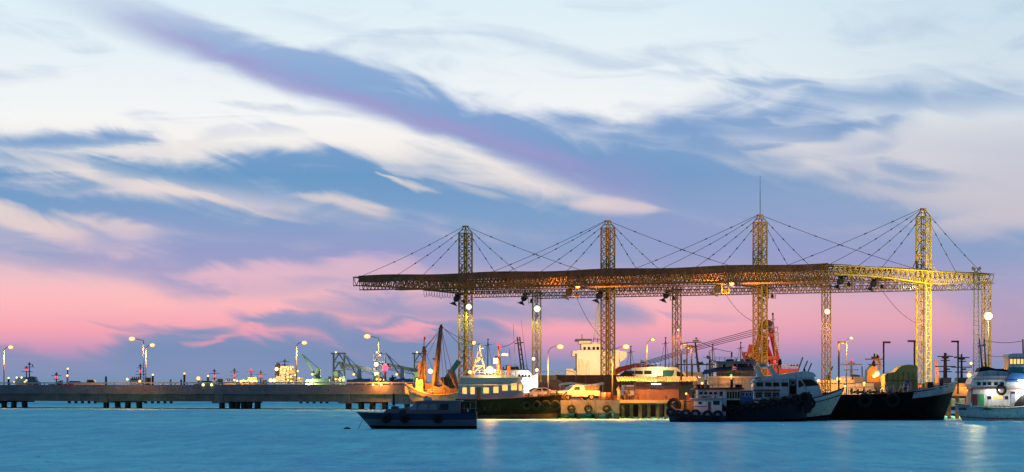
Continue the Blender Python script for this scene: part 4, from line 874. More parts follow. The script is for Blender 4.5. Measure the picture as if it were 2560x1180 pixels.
# --- cars on the jetty
CARW = mat('white_car_paint', (.75,.74,.70), .25, 0, .04, 1, spec=.6); TRIM = mat('car_trim', (.02,.02,.02), .5, 0, 0); RIM = mat('wheel_rim', (.4,.4,.4), .35, .7, 0)
def wheel(o, x, y, R=.34, s=1):
    w = MB().torus((x,y,R), R*.78, R*.24, 'y', 16, 6).build('wheel', RUBBER, o, True)
    MB().tube((x,y-.08,R), (x,y+.08,R), R*.62, R*.62, 12).build('rim', RIM, w)
def car_body(prof, cab, L, Wd, o, hy=None):
    """lower body and glasshouse lofted with rounded shoulders"""
    m = MB(); n = len(prof)
    ys = [(-Wd/2, .94), (-Wd/2*.96, 1), (Wd/2*.96, 1), (Wd/2, .94)]
    vs = []
    zc = sum(z for _, z in prof)/n
    for y, f in ys: vs += [(x*(.985 if f < 1 else 1), y, zc+(z-zc)*f) for x, z in prof]
    fs = [tuple(range(n)), tuple(range(3*n+n-1, 3*n-1, -1))] + [(k*n+i, (k+1)*n+i, (k+1)*n+(i+1) % n, k*n+(i+1) % n) for k in range(3) for i in range(n)]
    m.add(vs, fs).build('body', CARW, o, False)
    m = MB(); n = len(cab); zb = min(z for _, z in cab)
    vs = [(x, -(Wd/2*.95-(z-zb)*.28), z) for x, z in cab] + [(x, Wd/2*.95-(z-zb)*.28, z) for x, z in cab]
    m.add(vs, [tuple(range(n)), tuple(range(2*n-1, n-1, -1))] + [(i, n+i, n+(i+1) % n, (i+1) % n) for i in range(n)]).build('cabin', CARW, o)
    return lambda z: Wd/2*.95-(z-zb)*.28
def side_glass(o, pts, yf):
    for s in (-1, 1): MB().add([(x, s*(yf(z)+.012), z) for x, z in pts], [tuple(range(len(pts)))]).build('side_window', GLASS, o)
def screen(o, x0, z0, x1, z1, yf, name='windscreen', off=.015):
    MB().add([(x0+off,-yf(z0)+.1,z0), (x0+off,yf(z0)-.1,z0), (x1+off,yf(z1)-.1,z1), (x1+off,-yf(z1)+.1,z1)], [(0,1,2,3)]).build(name, GLASS, o)
jz = DECK+.014
pk = empty('pickup_truck', P(1441, 999, 354)*1, math.pi+.42, 'white pickup with metal cargo rack parked facing the derrick boat', 'pickup'); pk.location.z = jz
yf = car_body([(-2.6,.5),(-1.95,.45),(-1.9,.62),(-1.1,.62),(-1.05,.4),(1.0,.4),(1.05,.62),(1.85,.62),(1.9,.42),(2.58,.42),(2.62,.75),(2.5,.98),(1.3,1.1),(-.7,1.08),(-2.6,1.08)], [(1.35,1.08),(.55,1.68),(-.35,1.72),(-.65,1.62),(-.72,1.07)], 5.2, 1.8, pk)
side_glass(pk, [(1.0,1.14),(.5,1.56),(-.1,1.6),(-.1,1.14)], yf); screen(pk, 1.3, 1.14, .62, 1.63, yf); screen(pk, -.7, 1.14, -.68, 1.55, yf, 'rear_window', -.03)
for x in (-1.52, 1.45):
    for y in (-.8, .8): wheel(pk, x, y, .37)
for y in (-.68, .68): MB().ball((2.5,y,.86), .13, 8, 6, (.6,1.3,.9)).build('headlight', mat('headlight_glass', (.7,.7,.65), .1, 0, 0), pk, True)
MB().box(2.58, 2.64, -.5, .5, .68, .9).build('grille', TRIM, pk); MB().box(2.55, 2.68, -.85, .85, .42, .6).build('bumper', GREYP, pk)
for s in (-1, 1): MB().box(.75, .95, s*.95-.08, s*.95+.08, 1.12, 1.3).build('mirror', CARW, pk)
m = MB()
for y in (-.8, .8):
    for z in (1.3, 1.5, 1.72): m.bar((-2.55,y,z), (-.75,y,z), .05)
    for x in (-2.5, -2.05, -1.6, -1.15, -.8): m.bar((x,y,1.08), (x,y,1.72), .05)
for z in (1.3,1.5,1.72): m.bar((-2.55,-.8,z), (-2.55,.8,z), .05)
m.build('cargo_rack', GREYP, pk); MB().box(-2.45, -.85, -.72, .72, 1.1, 1.45).build('cargo', mat('cargo_sacks', (.25,.22,.16), .9, 0, .4, 3), pk)
sd = empty('saloon_car', P(1347, 996, 362), math.pi+.35, 'white saloon car parked behind the black tug bow', 'car'); sd.location.z = DECK+.006
yf = car_body([(-2.25,.45),(-1.75,.4),(-1.7,.58),(-1.0,.58),(-.95,.35),(.98,.35),(1.03,.58),(1.72,.58),(1.77,.38),(2.2,.38),(2.25,.62),(2.1,.82),(1.15,.95),(-1.5,.98),(-2.2,.95)], [(1.25,.93),(.45,1.4),(-.65,1.43),(-1.75,.96)], 4.5, 1.72, sd)
side_glass(sd, [(.95,.98),(.42,1.32),(-.08,1.35),(-.08,.98)], yf); side_glass(sd, [(-.16,.98),(-.16,1.35),(-.6,1.35),(-1.25,1.0)], yf); screen(sd, 1.18, .98, .5, 1.37, yf)
for x in (-1.35, 1.37):
    for y in (-.76, .76): wheel(sd, x, y, .32)
for y in (-.62, .62): MB().ball((2.13,y,.68), .12, 8, 6, (.6,1.3,.8)).build('headlight', mat('headlight_glass', (.7,.7,.65)), sd, True)
p2 = copy_tree(pk); tag(p2, 'second white pickup seen tail-on behind the standing man at the kiosk', 'pickup'); p2.location = P(1572, 996, 366); p2.location.z = jz; p2.rotation_euler.z = math.radians(100)
def motorbike(label, px, D, rz, colr):
    o = empty('motorcycle', P(px, 990, D), rz, label, 'motorcycle', 'motorcycles on the jetty'); o.location.z = jz
    for x in (-.62, .62): w = MB().torus((x,0,.3), .25, .06, 'y', 14, 6).build('wheel', RUBBER, o, True); MB().tube((x,-.03,.3), (x,.03,.3), .09, .09, 8).build('rim', RIM, w)
    MB().bar((-.6,0,.35), (.1,0,.45), .12).bar((.1,0,.45), (.45,0,.85), .1).bar((.62,.05,.3), (.45,.05,.95), .05).bar((.62,-.05,.3), (.45,-.05,.95), .05).build('frame', STEEL, o)
    MB().prism([(.0,.35),(.3,.55),(.5,.9),(.4,.95),(.1,.62),(-.7,.72),(-.75,.6),(-.3,.4)], -.12, .12).build('fairing', mat('bike_'+label[:4], colr, .3), o)
    MB().box(-.65, .05, -.13, .13, .7, .8).build('seat', RUBBER, o); MB().bar((.42,-.32,.98), (.42,.32,.98), .04).build('handlebar', STEEL, o); MB().ball((.52,0,.86), .09, 8, 6).build('headlight', GLASS, o); MB().box(-.1, .2, -.1, .1, .25, .45).build('engine', GALV, o)
motorbike('dark motorcycle parked against the pickup front wheel', 1406, 351.5, .3, (.05,.03,.03)); motorbike('red motorcycle parked beside the seated man at the kiosk', 1563, 355, 1.9, (.3,.03,.03)); motorbike('black motorcycle beside the pickup bumper, half behind the lamp pole', 1386, 352.5, .9, (.02,.02,.025))
# parasol-like stall awning behind pickup
t = T('market_awning', 'pale sagging tarpaulin awning on poles behind the pickup', 'awning', 1455, 992, 372); t.o.location.z = DECK
m = MB(); n = 8
for k in range(n):
    f, h = k/n, (k+1)/n; g_ = lambda u: 957-3*math.sin(u*math.pi*2.2)-2*u
    m.add([t.p(1396+114*f, g_(f), -1.6), t.p(1396+114*h, g_(h), -1.6), t.p(1400+108*h, g_(h)-5, 1.6), t.p(1400+108*f, g_(f)-5, 1.6), t.p(1396+114*f, g_(f)+1, -1.6), t.p(1396+114*h, g_(h)+1, -1.6), t.p(1400+108*h, g_(h)-4, 1.6), t.p(1400+108*f, g_(f)-4, 1.6)], [(0,1,2,3),(7,6,5,4),(0,4,5,1)])
m.build('canopy', mat('awning_cloth', (.45,.43,.33), .85, 0, .25, 1), t.o)
for x in (1400, 1440, 1478, 1506): MB().tube((t.x(x),-1.4,0), (t.x(x),-1.4,t.z(953)), .04).build('pole', GALV, t.o)
# crates, drums on the jetty
for k, (px, D, lb) in enumerate(((1513,351.5,'grey steel drum nearest the lamp pole'), (1521,351.3,'rusty steel drum touching the lamp pole'), (1508,354,'grey steel drum at the rear of the three by the pole'))):
    o = empty('oil_drum', P(px, 990, D), 0, lb, 'drum', 'oil drums on the jetty'); o.location.z = jz
    MB().tube((0,0,0), (0,0,.88), .29, .29, 14).build('shell', GREYP if k != 1 else RUST, o, True); MB().torus((0,0,.3), .29, .02, 'z').build('hoop', STEEL, o); MB().torus((0,0,.6), .29, .02, 'z').build('hoop', STEEL, o)
# --- kiosk
PURP = mat('purple_board', (.13,.075,.12), .7, 0, .25, .8)
t = T('kiosk', 'purple boarded kiosk with bright yellow corrugated awning on the jetty', 'kiosk', 1640, 1003, 354.5); t.o.location.z = DECK+.01
zt = 2.1
for k, (a, c) in enumerate(((1587,1612),(1612,1622),(1656,1696))): MB().box(t.x(a)+.008, t.x(c)-.008, -1.2, -1.14, 0, zt).build('wall_panel', PURP, t.o)
MB().box(t.x(1622), t.x(1656), -1.2, -1.14, 0, 1.36).build('wall_panel', PURP, t.o); MB().box(t.x(1622), t.x(1656), -1.2, -1.14, 1.98, zt).build('wall_panel', PURP, t.o)
for x in (1587, 1696): MB().box(t.x(x)-.03, t.x(x)+.03, -1.13, 1.4, 0, zt).build('wall_panel', PURP, t.o)
MB().box(t.x(1587), t.x(1730), 1.4, 1.46, 0, zt).build('wall_panel', PURP, t.o)
MB().box(t.x(1626), t.x(1650), -1.3, -1.12, 1.36, 1.42).build('counter_sill', WOOD, t.o)
MB().bar((t.x(1613),-1.3,1.72), (t.x(1645),-1.55,1.76), .5, .03).build('window_flap', mat('flap_yellow', (.6,.5,.2), .6), t.o)
MB().bar((t.x(1628),-.3,1.85), (t.x(1652),-.3,1.85), .07).build('strip_lamp', G_TUBE, t.o); point(t.o, (t.x(1640),-.5,1.6), (1,.92,.75), 60, .1)
m = MB(); n = 60; xa, xb = t.x(1541), t.x(1742)
for k in range(n):
    f, h = k/n, (k+1)/n; w = lambda u: .045*math.sin(u*n*math.pi); x0, x1 = xa+(xb-xa)*f, xa+(xb-xa)*h
    for q in range(2):
        ff, hh = f+(h-f)*q/2, f+(h-f)*(q+1)/2; a, c = xa+(xb-xa)*ff, xa+(xb-xa)*hh
        m.add([(a,-2.1,zt+.12+w(ff)), (c,-2.1,zt+.12+w(hh)), (c,1.5,zt+.62+w(hh)), (a,1.5,zt+.62+w(ff)), (a,-2.1,zt+.10+w(ff)), (c,-2.1,zt+.10+w(hh)), (c,1.5,zt+.60+w(hh)), (a,1.5,zt+.60+w(ff))], [(0,1,2,3),(7,6,5,4),(0,4,5,1)])
m.build('corrugated_awning', mat('yellow_sheet', (.62,.50,.16), .55, 0, .15, 1), t.o)
for x in (1552, 1588, 1696, 1738): MB().bar((t.x(x),-1.9,0), (t.x(x),-1.9,zt+.1), .06).build('post', STEEL, t.o)
MB().box(t.x(1700), t.x(1729), -.4, 1.35, 0, 1.7).build('side_store', mat('store_grey', (.10,.10,.12), .7), t.o)
# people at the kiosk: one continuous skinned body each
def person(label, px, D, rz, joints, edges, clothes, z0):
    o = empty('person', P(px, 990, D), rz, label, 'person'); o.location.z = z0
    me = bpy.data.meshes.new('body'); names = list(joints); me.from_pydata([joints[k][:3] for k in names], [(names.index(a), names.index(b_)) for a, b_ in edges], []); ob = bpy.data.objects.new('body', me); link(ob, o)
    md = ob.modifiers.new('skin', 'SKIN'); 
    for i, k in enumerate(names): r_ = joints[k][3]; me.skin_vertices[0].data[i].radius = (r_, r_); me.skin_vertices[0].data[i].use_root = (k == 'hip')
    sb = ob.modifiers.new('sub', 'SUBSURF'); sb.levels = 1; sb.render_levels = 2; me.materials.append(clothes)
    hx, hy, hz, _ = joints['head']; MB().ball((hx,hy,hz+.05), .115, 12, 8, (.95,1.05,1.05)).build('hair', mat('black_hair', (.015,.012,.01), .6), ob, True)
    return o
SK = lambda **k: k
standing = SK(hip=(0,0,.92,.14), chest=(0,0,1.3,.17), neck=(0,0,1.48,.06), head=(0,-.02,1.62,.1), lk=(-.1,0,.5,.075), lf=(-.11,0,.08,.05), lt=(-.11,-.16,.04,.04), rk=(.1,-.03,.5,.075), rf=(.12,.02,.08,.05), rt=(.12,-.14,.04,.04), ls=(-.2,0,1.4,.07), le=(-.27,-.02,1.13,.05), lh=(-.22,-.2,.95,.035), rs=(.2,0,1.4,.07), re=(.28,.02,1.13,.05), rh=(.26,-.05,.88,.035))
ed = [('hip','chest'),('chest','neck'),('neck','head'),('hip','lk'),('lk','lf'),('lf','lt'),('hip','rk'),('rk','rf'),('rf','rt'),('chest','ls'),('ls','le'),('le','lh'),('chest','rs'),('rs','re'),('re','rh')]
person('person in a light shirt standing by the kiosk awning post', 1547, 353.5, .6, standing, ed, mat('light_shirt', (.45,.40,.30), .8, 0, .2, 4), jz)
sit = SK(hip=(0,.1,.5,.15), chest=(0,.02,.86,.17), neck=(0,-.05,1.05,.06), head=(0,-.1,1.18,.1), lk=(-.15,-.32,.5,.085), lf=(-.15,-.34,.1,.055), lt=(-.15,-.48,.05,.045), rk=(.15,-.32,.5,.085), rf=(.15,-.30,.1,.055), rt=(.16,-.45,.05,.045), ls=(-.2,.0,.98,.07), le=(-.26,-.1,.72,.05), lh=(-.14,-.32,.62,.035), rs=(.2,.0,.98,.07), re=(.26,-.1,.72,.05), rh=(.14,-.32,.62,.035))
person('person in dark clothes sitting on the bench by the kiosk', 1570, 352.6, .5, sit, ed, mat('dark_clothes', (.05,.04,.035), .85, 0, .2, 4), jz)
t = T('bench', 'low pale plank bench under the seated person', 'bench', 1572, 1003, 352.6); t.o.location.z = jz
for y in (-.0, .2): MB().box(-.55, .6, y-.09, y+.09, .3, .34).build('plank', WOOD, t.o)
for x in (-.45, .5): MB().box(x-.04, x+.04, -.08, .28, 0, .3).build('leg', WOOD, t.o)
# ---------------------------------------------------------------- boats at the right
# --- dark tug with small white cabin
DNAVY = mat('dark_navy_hull', (.006,.007,.016), .6, spec=.2) if 0 else mat('dark_navy_hull', (.006,.008,.02), .6, 0, .4, 1)
t = T('navy_boat', 'dark navy hulled boat with white and cream deckhouses and tyres along its side', 'boat', 1860, 1053, 323)
pt = hull(t, t.x(1738), t.x(2024), 4.6, 1.5, 1.75, 3.1, [('bottom_paint', 0, .25, BLACKH), ('hull', .25, .9, DNAVY), ('rubbing_strake', .9, 1, RUST)], rake=.5, deck=.25, deckm=STEEL, full=.7, stern=.9, gun=RUST)
t.box('main_house', WHITEP, 1742, 1812, 974, 1020, -1.7, 1.9)
for k in range(4): win(t, 1746+k*12, 1754+k*12, 980, 986, -1.7)
win(t, 1796, 1804, 979, 990, -1.7)
t.box('striped_house', CREAM, 1812.2, 1848, 974, 1018, -1.6, 1.9)
for k in range(5): t.box('open_bay', BLACKH, 1815+k*6.6, 1819.5+k*6.6, 979, 996, -1.62, -1.6)
t.box('dark_bay', BLACKH, 1814, 1847, 1000, 1016, -1.63, -1.6)
t.prism('house_roof', RUST, [(1728,974),(1732,970.5),(1852,968),(1858,972),(1856,974)], -2.0, 2.1)
t.path('roof_rail', RUST, [(1734,963,-1.9),(1852,962,-1.9)], .03)
for k in range(9): t.tube('rail_post', RUST, (1735+k*14.4,971,-1.9), (1735+k*14.4,963,-1.9), .025)
for k, x in enumerate((1742, 1752, 1765, 1838, 1846)): t.box('roof_clutter', (RUBBER, RUST, BLUEP)[k % 3], x, x+7, 961+k % 3, 970, -1.2, .2)
t.box('aft_house', BLUEP, 1850, 1880, 976, 1014, -1.4, 1.6)
for k in range(3): win(t, 1853+k*9, 1858+k*9, 982, 990, -1.4)
for k in range(6): t.box('drum_stack', (BLUEP, STEEL, RUST)[k % 3], 1852+k*6, 1857+k*6, 1002+(k % 2)*3, 1016, -2.0, -1.6)
for k, x in enumerate((1800, 1826, 1852, 1880, 1904, 1930, 1958, 1986, 2008)):
    u = (x-1738)/286; tyre(t, t.x(x), -2.38+(.8 if x > 2000 else .25 if x > 1980 else 0), t.z(1024-34*max(0,u-.3)**1.4/.6), .42)
t.prism('fender_bundle', RUBBER, [(2005,985),(2020,980),(2026,990),(2024,1030),(2012,1034),(2006,1010)], -1.4, -.6)
t.tube('exhaust', STEEL, (1830,970,.6), (1830,948,.6), .14)
t = T('small_tug', 'small pale tug with one white cabin and a big tyre on its bow', 'boat', 1735, 1053, 318.5)
hull(t, t.x(1812), t.x(1666), 3.4, 1.0, 1.05, 1.5, [('bottom_paint', 0, .35, BLACKH), ('hull', .35, .8, NAVY), ('sheer_band', .8, 1, PALE)], rake=.5, deck=.2, deckm=STEEL, full=.72, stern=.9)
t.box('cabin', WHITEP, 1733, 1803, 998, 1036, -1.2, 1.2); t.prism('cabin_roof', GREYP, [(1724,998.5),(1727,995),(1811,995),(1814,998.5)], -1.5, 1.5)
t.box('cabin_door', mat('door_brown', (.14,.07,.05)), 1768, 1775, 1004, 1034, -1.23, -1.2); win(t, 1781, 1797, 1002, 1012, -1.2); win(t, 1744, 1752, 1004, 1010, -1.2)
t.box('cabin_stripe', BLUEP, 1733.5, 1765, 1015, 1017, -1.22, -1.2); t.box('cabin_skirt', BLUEP, 1733, 1803, 1030, 1036, -1.24, -1.2)
t.prism('fore_deck', mat('tan_deck', (.38,.26,.13), .7), [(1672,1012),(1684,1006),(1732,1003),(1732,1026),(1676,1024)], -.7, .7)
t.prism('awning', mat('tan_deck', (.4,.3,.1)), [(1668,1004),(1676,1001),(1734,999),(1734,1001.5),(1680,1004)], -.9, .9)
for x, y, R in ((1676,1030,.36), (1696,1036,.4), (1712,1035,.42), (1736,1036,.42), (1766,1038,.4), (1792,1038,.4)): tyre(t, t.x(x), -1.72+(.7 if x < 1690 else .2 if x < 1705 else 0), t.z(y), R)
MB().torus((t.x(1684), -1.1, t.z(1012)), .55, .2, 'y').build('bow_fender', RUBBER, t.o, True)
t.tube('bow_post', STEEL, (1709,1036,-1.2), (1709,985,-1.2), .06); t.box('lifebuoy_box', REDP, 1716, 1722, 985, 999, -.6, -.2)
t.ball('deck_lamp', G_OR, (1714,984,-1.0), .12); point(t.o, t.p(1702,990,-2.0), ORANGE, 110, .1)
# --- awning boat with cream upper cabin
t = T('awning_boat', 'boat with dark cloth awning and cream upper cabin behind the navy tug', 'boat', 1825, 1048, 340)
hull(t, t.x(1930), t.x(1735), 4.8, 2.4, 2.2, 2.8, [('hull', 0, 1, BLUEP)], rake=.8, deck=.3, deckm=WOOD)
t.box('lower_house', CREAM, 1770, 1900, 944, 1000, -1.2, 1.8); t.box('upper_deck', WHITEP, 1748, 1905, 941, 944, -2.2, 2.2)
t.box('upper_cabin', CREAM, 1790, 1889, 906, 940.8, -.6, 1.8); t.prism('cabin_roof', GREYP, [(1780,906),(1783,903),(1892,903),(1896,906)], -1, 2.1)
for a, c in ((1834,1840), (1843,1868), (1872,1878)): win(t, a, c, 909, 922, -.6)
t.box('doorway', BLACKH, 1806, 1813, 911, 930, -.63, -.6)
m = MB(); n = 10
for k in range(n):
    f, h = k/n, (k+1)/n; yy = lambda u: 935-10*math.sin(min(1, u*1.5+.05)*math.pi/2)+1.2*math.sin(u*20)
    m.add([t.p(1752+145*f, yy(f), -2.3), t.p(1752+145*h, yy(h), -2.3), t.p(1760+134*h, yy(h)-10, -.7), t.p(1760+134*f, yy(f)-10, -.7), t.p(1752+145*f, yy(f)+2, -2.3), t.p(1752+145*h, yy(h)+2, -2.3), t.p(1760+134*h, yy(h)-9, -.7), t.p(1760+134*f, yy(f)-9, -.7)], [(0,1,2,3),(7,6,5,4),(0,4,5,1),(2,6,7,3)])
m.build('awning', mat('awning_navy', (.035,.03,.06), .85, 0, .2, 1), t.o)
for k in range(7): t.tube('awning_post', STEEL, (1757+k*22,930,-2.2), (1757+k*22,941,-2.2), .03)
t.path('deck_rail', WHITEP, [(1750,955,-2.2),(1905,955,-2.2)], .025); t.path('deck_rail', WHITEP, [(1750,962,-2.2),(1905,962,-2.2)], .02)
t.path('exhaust', GALV, [(1776,944,.5),(1776,896,.5),(1772,892,.5),(1767,892,.5)], .17); t.tube('aerial', STEEL, (1773,940,0), (1773,878,0), .04)
t.box('green_lamp_post', WHITEP, 1823, 1826, 938, 968, -2.3, -2.2); t.ball('green_lamp', glow('green', (.05,1,.35), 2.5), (1824,939,-2.4), .12)
FLW, FLR, FLB = mat('flag_white', (.7,.7,.7), .8, 0, 0), mat('flag_red', (.5,.02,.03), .8, 0, 0), mat('flag_blue', (.04,.05,.25), .8, 0, 0)
def flag(t, px, py, w, h, d, sl=.12):
    """red, white, blue, white, red striped flag on a staff"""
    s = t.tube('flagstaff', WOOD, (px,py+h*2.2,d), (px,py-1.5,d), .025); y = py
    for m_, hh in ((FLR,1),(FLW,1),(FLB,2),(FLW,1),(FLR,1)):
        q = h/6*hh; mb = MB(); n_ = 4
        for k in range(n_):
            f, g_ = k/n_, (k+1)/n_; yo = lambda u: sl*w*u; dd = lambda u: d+.05*math.sin(u*6)
            mb.add([t.p(px+w*f, y+yo(f), dd(f)), t.p(px+w*g_, y+yo(g_), dd(g_)), t.p(px+w*g_, y+q+yo(g_), dd(g_)), t.p(px+w*f, y+q+yo(f), dd(f))], [(0,1,2,3)])
        mb.build('flag_stripe', m_, s); y += q
flag(t, 1826, 915, 11, 10, -2.45)
for x in (1815, 1852, 1880): t.box('roof_box', GREYP, x, x+7, 898, 903, 0, .6)
t.box('small_flag', BLUEP, 1828, 1832, 880, 892, .5, .53); t.tube('aerial', STEEL, (1829,903,.5), (1829,878,.5), .03); point(t.o, t.p(1820,950,-3.3), ORANGE, 130, .2)
# --- white crew boat
t = T('crew_boat', 'white crew boat with raked wheelhouse windows and roof arch', 'boat', 2000, 1052, 329)
pt = hull(t, t.x(1872), t.x(2113), 4.6, 2.3, 2.2, 3.55, [('bottom_paint', 0, .3, BLACKH), ('hull', .3, .8, CREAM), ('rubbing_strake', .8, .84, RUST), ('bulwark', .84, 1, WHITEP)], rake=2.2, deck=.3, deckm=WHITEP, gun=RUST, full=.5)
t.prism('main_cabin', WHITEP, [(1882,1010),(1880,966),(1886,948),(1992,944),(2028,940),(2046,965),(2052,985),(2050,1010)], -1.55, 1.55)
t.prism('roof', WHITEP, [(1876,957),(1884,948),(1930,938),(1990,930),(2015,928),(2030,932),(2037,940),(2030,944),(1990,945),(1900,953)], -1.75, 1.75)
t.prism('front_screen', GLASS, [(2001,949),(2026,948.5),(2044,963),(2012,966)], -1.6, -1.551); t.prism('quarter_window', GLASS, [(1993,951),(1998,951),(2007,964),(1993,969)], -1.6, -1.551)
MB().add([t.p(2029,943,-1.3), t.p(2029,943,1.3), t.p(2047.5,965,1.3), t.p(2047.5,965,-1.3)], [(0,1,2,3)]).build('windscreen', GLASS, t.o)
for a, c in ((1888,1905), (1910,1926), (1929,1945), (1950,1967)): win(t, a, c, 956, 966, -1.55)
t.box('door', BLACKH, 1970, 1988, 949, 987, -1.58, -1.55); win(t, 1974, 1984, 952, 962, -1.58, G_WIN if 0 else GLASS)
t.box('rub_rail', RUST, 1882, 1946, 974, 977, -1.85, -1.55)
for a, c in ((1886,1903), (1908,1925), (1928,1945)): win(t, a, c, 981, 994, -1.55)
t.path('side_rail', WHITEP, [(1884,996,-2),(1946,991,-2)], .03); t.path('fore_rail', GALV, [(2012,988,-1.6),(2040,980,-1.4),(2072,975,-.9)], .025)
for x, y0, y1 in ((2015,1000,987), (2035,999,981), (2056,994,978)): t.tube('rail_post', GALV, (x,y0,-1.5), (x,y1,-1.4), .02)
for d in (-1.3, 1.2):
    t.prism('roof_arch', WHITEP, [(1886,918),(1893,918),(1912,948),(1900,950)], d, d+.15); t.prism('roof_arch', WHITEP, [(1920,918),(1927,918),(1946,940),(1936,942)], d, d+.15)
t.box('arch_bar', WHITEP, 1886, 1928, 916, 918.5, -1.3, 1.35); t.box('radar', GREYP, 1899, 1914, 908, 916, -.4, .4); t.tube('mast_pole', STEEL, (1945,940,0), (1946,908,0), .06); t.ball('radar_dome', STEEL, (1950,905,0), .22, sz=(1,1,1.6)); t.box('horn', STEEL, 2008, 2013, 922, 929, -.3, .3)
t.prism('fore_locker', WHITEP, [(2050,1000),(2050,988),(2068,988),(2072,1000)], -1, 1)
for x, y in ((1958,1003), (1975,1000), (2020,1008), (1905,1010), (1928,1008)): tyre(t, t.x(x), -2.42, t.z(y), .45)
t.box('net_bundle', RUBBER, 2008, 2024, 985, 1025, -2.7, -2.3)
for x, y in ((1958,990), (1905,997)): t.box('red_lamp_box', REDP, x, x+4, y, y+8, -2.2, -2.0)
# --- black barge
t = T('black_barge', 'black steel barge with white painted bow in front of the bright yellow tower', 'barge', 2250, 1050, 337)
pt = hull(t, t.x(2040), t.x(2391), 9, 2.9, 2.85, 4.05, [('hull', 0, .80, BLACKH), ('upper_strake', .80, 1, BLACKH)], rake=1.6, deck=.5, deckm=STEEL, full=.78, n=20)
BWH = mat('barge_white', (.50,.49,.50), .55, 0, .2, .8, streak=.5)
mb = MB(); us = [.66+.34*k/8 for k in range(9)]
for side in (-1, 1):
    for u0, u1 in zip(us, us[1:]):
        q = [pt(u0,.80,side), pt(u1,.80,side), pt(u1,1.04,side), pt(u0,1.04,side)]
        mb.add([(x+.05, y+side*.07, z) for x, y, z in q] + [(x+.0, y-side*.08, z) for x, y, z in q], [(0,1,2,3),(7,6,5,4),(3,2,6,7),(0,4,5,1),(0,3,7,4),(1,5,6,2)])
mb.build('white_bow_band', BWH, t.o)
for x in (2150, 2218): MB().torus((t.x(x), -4.65, t.z(1000)), .62, .2, 'y').build('tyre_fender', RUBBER, t.o, True)
for k in range(10): t.tube('deck_bollard', mat('bollard_orange', (.4,.2,.05), .6), (2120+k*15,985,-3.6), (2120+k*15,970+3*(k % 2),-3.6), .12)
t.path('deck_rail', CREAM, [(2110,968,-4),(2270,966,-4)], .035)
for k in range(9): t.tube('rail_post', CREAM, (2112+k*19,984,-4), (2112+k*19,967,-4), .03)
for x in (2207, 2243):
    t.path('hose_frame', GALV, [(x,984,-3.2),(x,962,-3.2),(x+4,958,-3.2),(x+14,958,-3.2),(x+18,962,-3.2),(x+18,984,-3.2)], .06)
t.box('winch', STEEL, 2316, 2330, 955, 972, -1, 1); t.tube('bitt', STEEL, (2350,965,-.5), (2350,948,-.5), .1); t.tube('bitt', STEEL, (2357,962,.5), (2357,946,.5), .1); t.box('red_lamp_post', STEEL, 2288, 2290, 960, 975, -3, -2.9); t.ball('red_lamp', G_RED, (2289,965,-3.1), .12)
t = T('blue_drum', 'blue plastic drum standing on the black barge deck', 'drum', 2267, 975, 334.5); t.tube('shell', BLUEP, (2267,976,0), (2267,955,0), .38, .38, n=14); t.tube('neck', BLUEP, (2267,955,0), (2267,952,0), .2, .2); 
for y in (961, 969): MB().torus((0,0,t.z(y)), .38, .025, 'z').build('hoop', BLUEP, t.o, True)
t = T('tarped_cargo', 'tall cargo block under a yellow tarpaulin on the black barge', 'cargo', 2248, 978, 340)
m = MB(); n = 14; prof = [(0,.02),(.0,.60),(.04,.66),(.30,.72),(.40,.86),(.55,.97),(.75,1.0),(.97,.98),(1,.9),(1,.02)]
x0, x1, H_ = t.x(2208), t.x(2289), t.z(912)
for k in range(7):
    y0, y1 = -1.6+k*.5, -1.6+(k+1)*.5; wv_ = lambda i, k: .05*math.sin(i*2.3+k*1.9)
    for i in range(len(prof)-1):
        (a, za), (c, zc) = prof[i], prof[i+1]
        m.add([(x0+(x1-x0)*a+wv_(i,k), y0, H_*za+wv_(k,i)), (x0+(x1-x0)*c+wv_(i+1,k), y0, H_*zc+wv_(k,i+1)), (x0+(x1-x0)*c+wv_(i+1,k+1), y1, H_*zc+wv_(k+1,i+1)), (x0+(x1-x0)*a+wv_(i,k+1), y1, H_*za+wv_(k+1,i))], [(0,1,2,3)])
m.add([(x0+(x1-x0)*a, -1.62+.05*math.sin(i*2.3), H_*za) for i, (a, za) in enumerate(prof)], [tuple(range(len(prof)))]); m.build('tarpaulin', TARP, t.o)
for k in range(6): MB().path([(x0+(x1-x0)*(.08+k*.16), -1.68, .05), (x0+(x1-x0)*(.08+k*.16), -1.68, H_*.72)], .03, 5).build('lashing_rope', ROPE, t.o)
MB().path([(x0,-1.69,H_*.4),(x1,-1.69,H_*.4)], .03, 5).build('lashing_rope', ROPE, t.o); t.box('pallet', GREYP, 2206, 2291, 972, 980, -1.8, 2)
# --- fishing boat at the right edge
GRN = mat('sea_green_paint', (.05,.30,.28), .5, 0, .15, 1); ORG = mat('orange_trim', (.55,.12,.05), .5, 0, .1, 1)
t = T('fishing_boat', 'white fishing boat with sea green wheelhouse and bright deck lights, cut by the frame', 'boat', 2480, 1052, 331)
hull(t, t.x(2660), t.x(2386), 5.5, 2.6, 1.45, 1.9, [('bottom_paint', 0, .22, RUST), ('boot_stripe', .22, .36, WHITEP), ('red_line', .36, .42, ORG), ('hull', .42, .93, WHITEP), ('rail_band', .93, 1, ORG)], rake=1.0, deck=.25, deckm=WOOD, gun=WHITEP, full=.55)
t.prism('lower_house', WHITEP, [(2420,1015),(2422,985),(2428,972),(2640,972),(2640,1020),(2425,1020)], -1.7, 1.7)
t.prism('upper_house', WHITEP, [(2424,971),(2420,960),(2424,947),(2436,941),(2640,938),(2640,971)], -2.1, 2.1)
t.box('deck_edge', ORG, 2418, 2640, 971.2, 973.5, -2.3, 2.2); t.box('deck_edge', ORG, 2428, 2640, 948, 949.5, -2.2, -2.1)
for k, x in enumerate((2436, 2450, 2462, 2478, 2494)): win(t, x, x+8, 956, 963, -2.1, None, GRN)
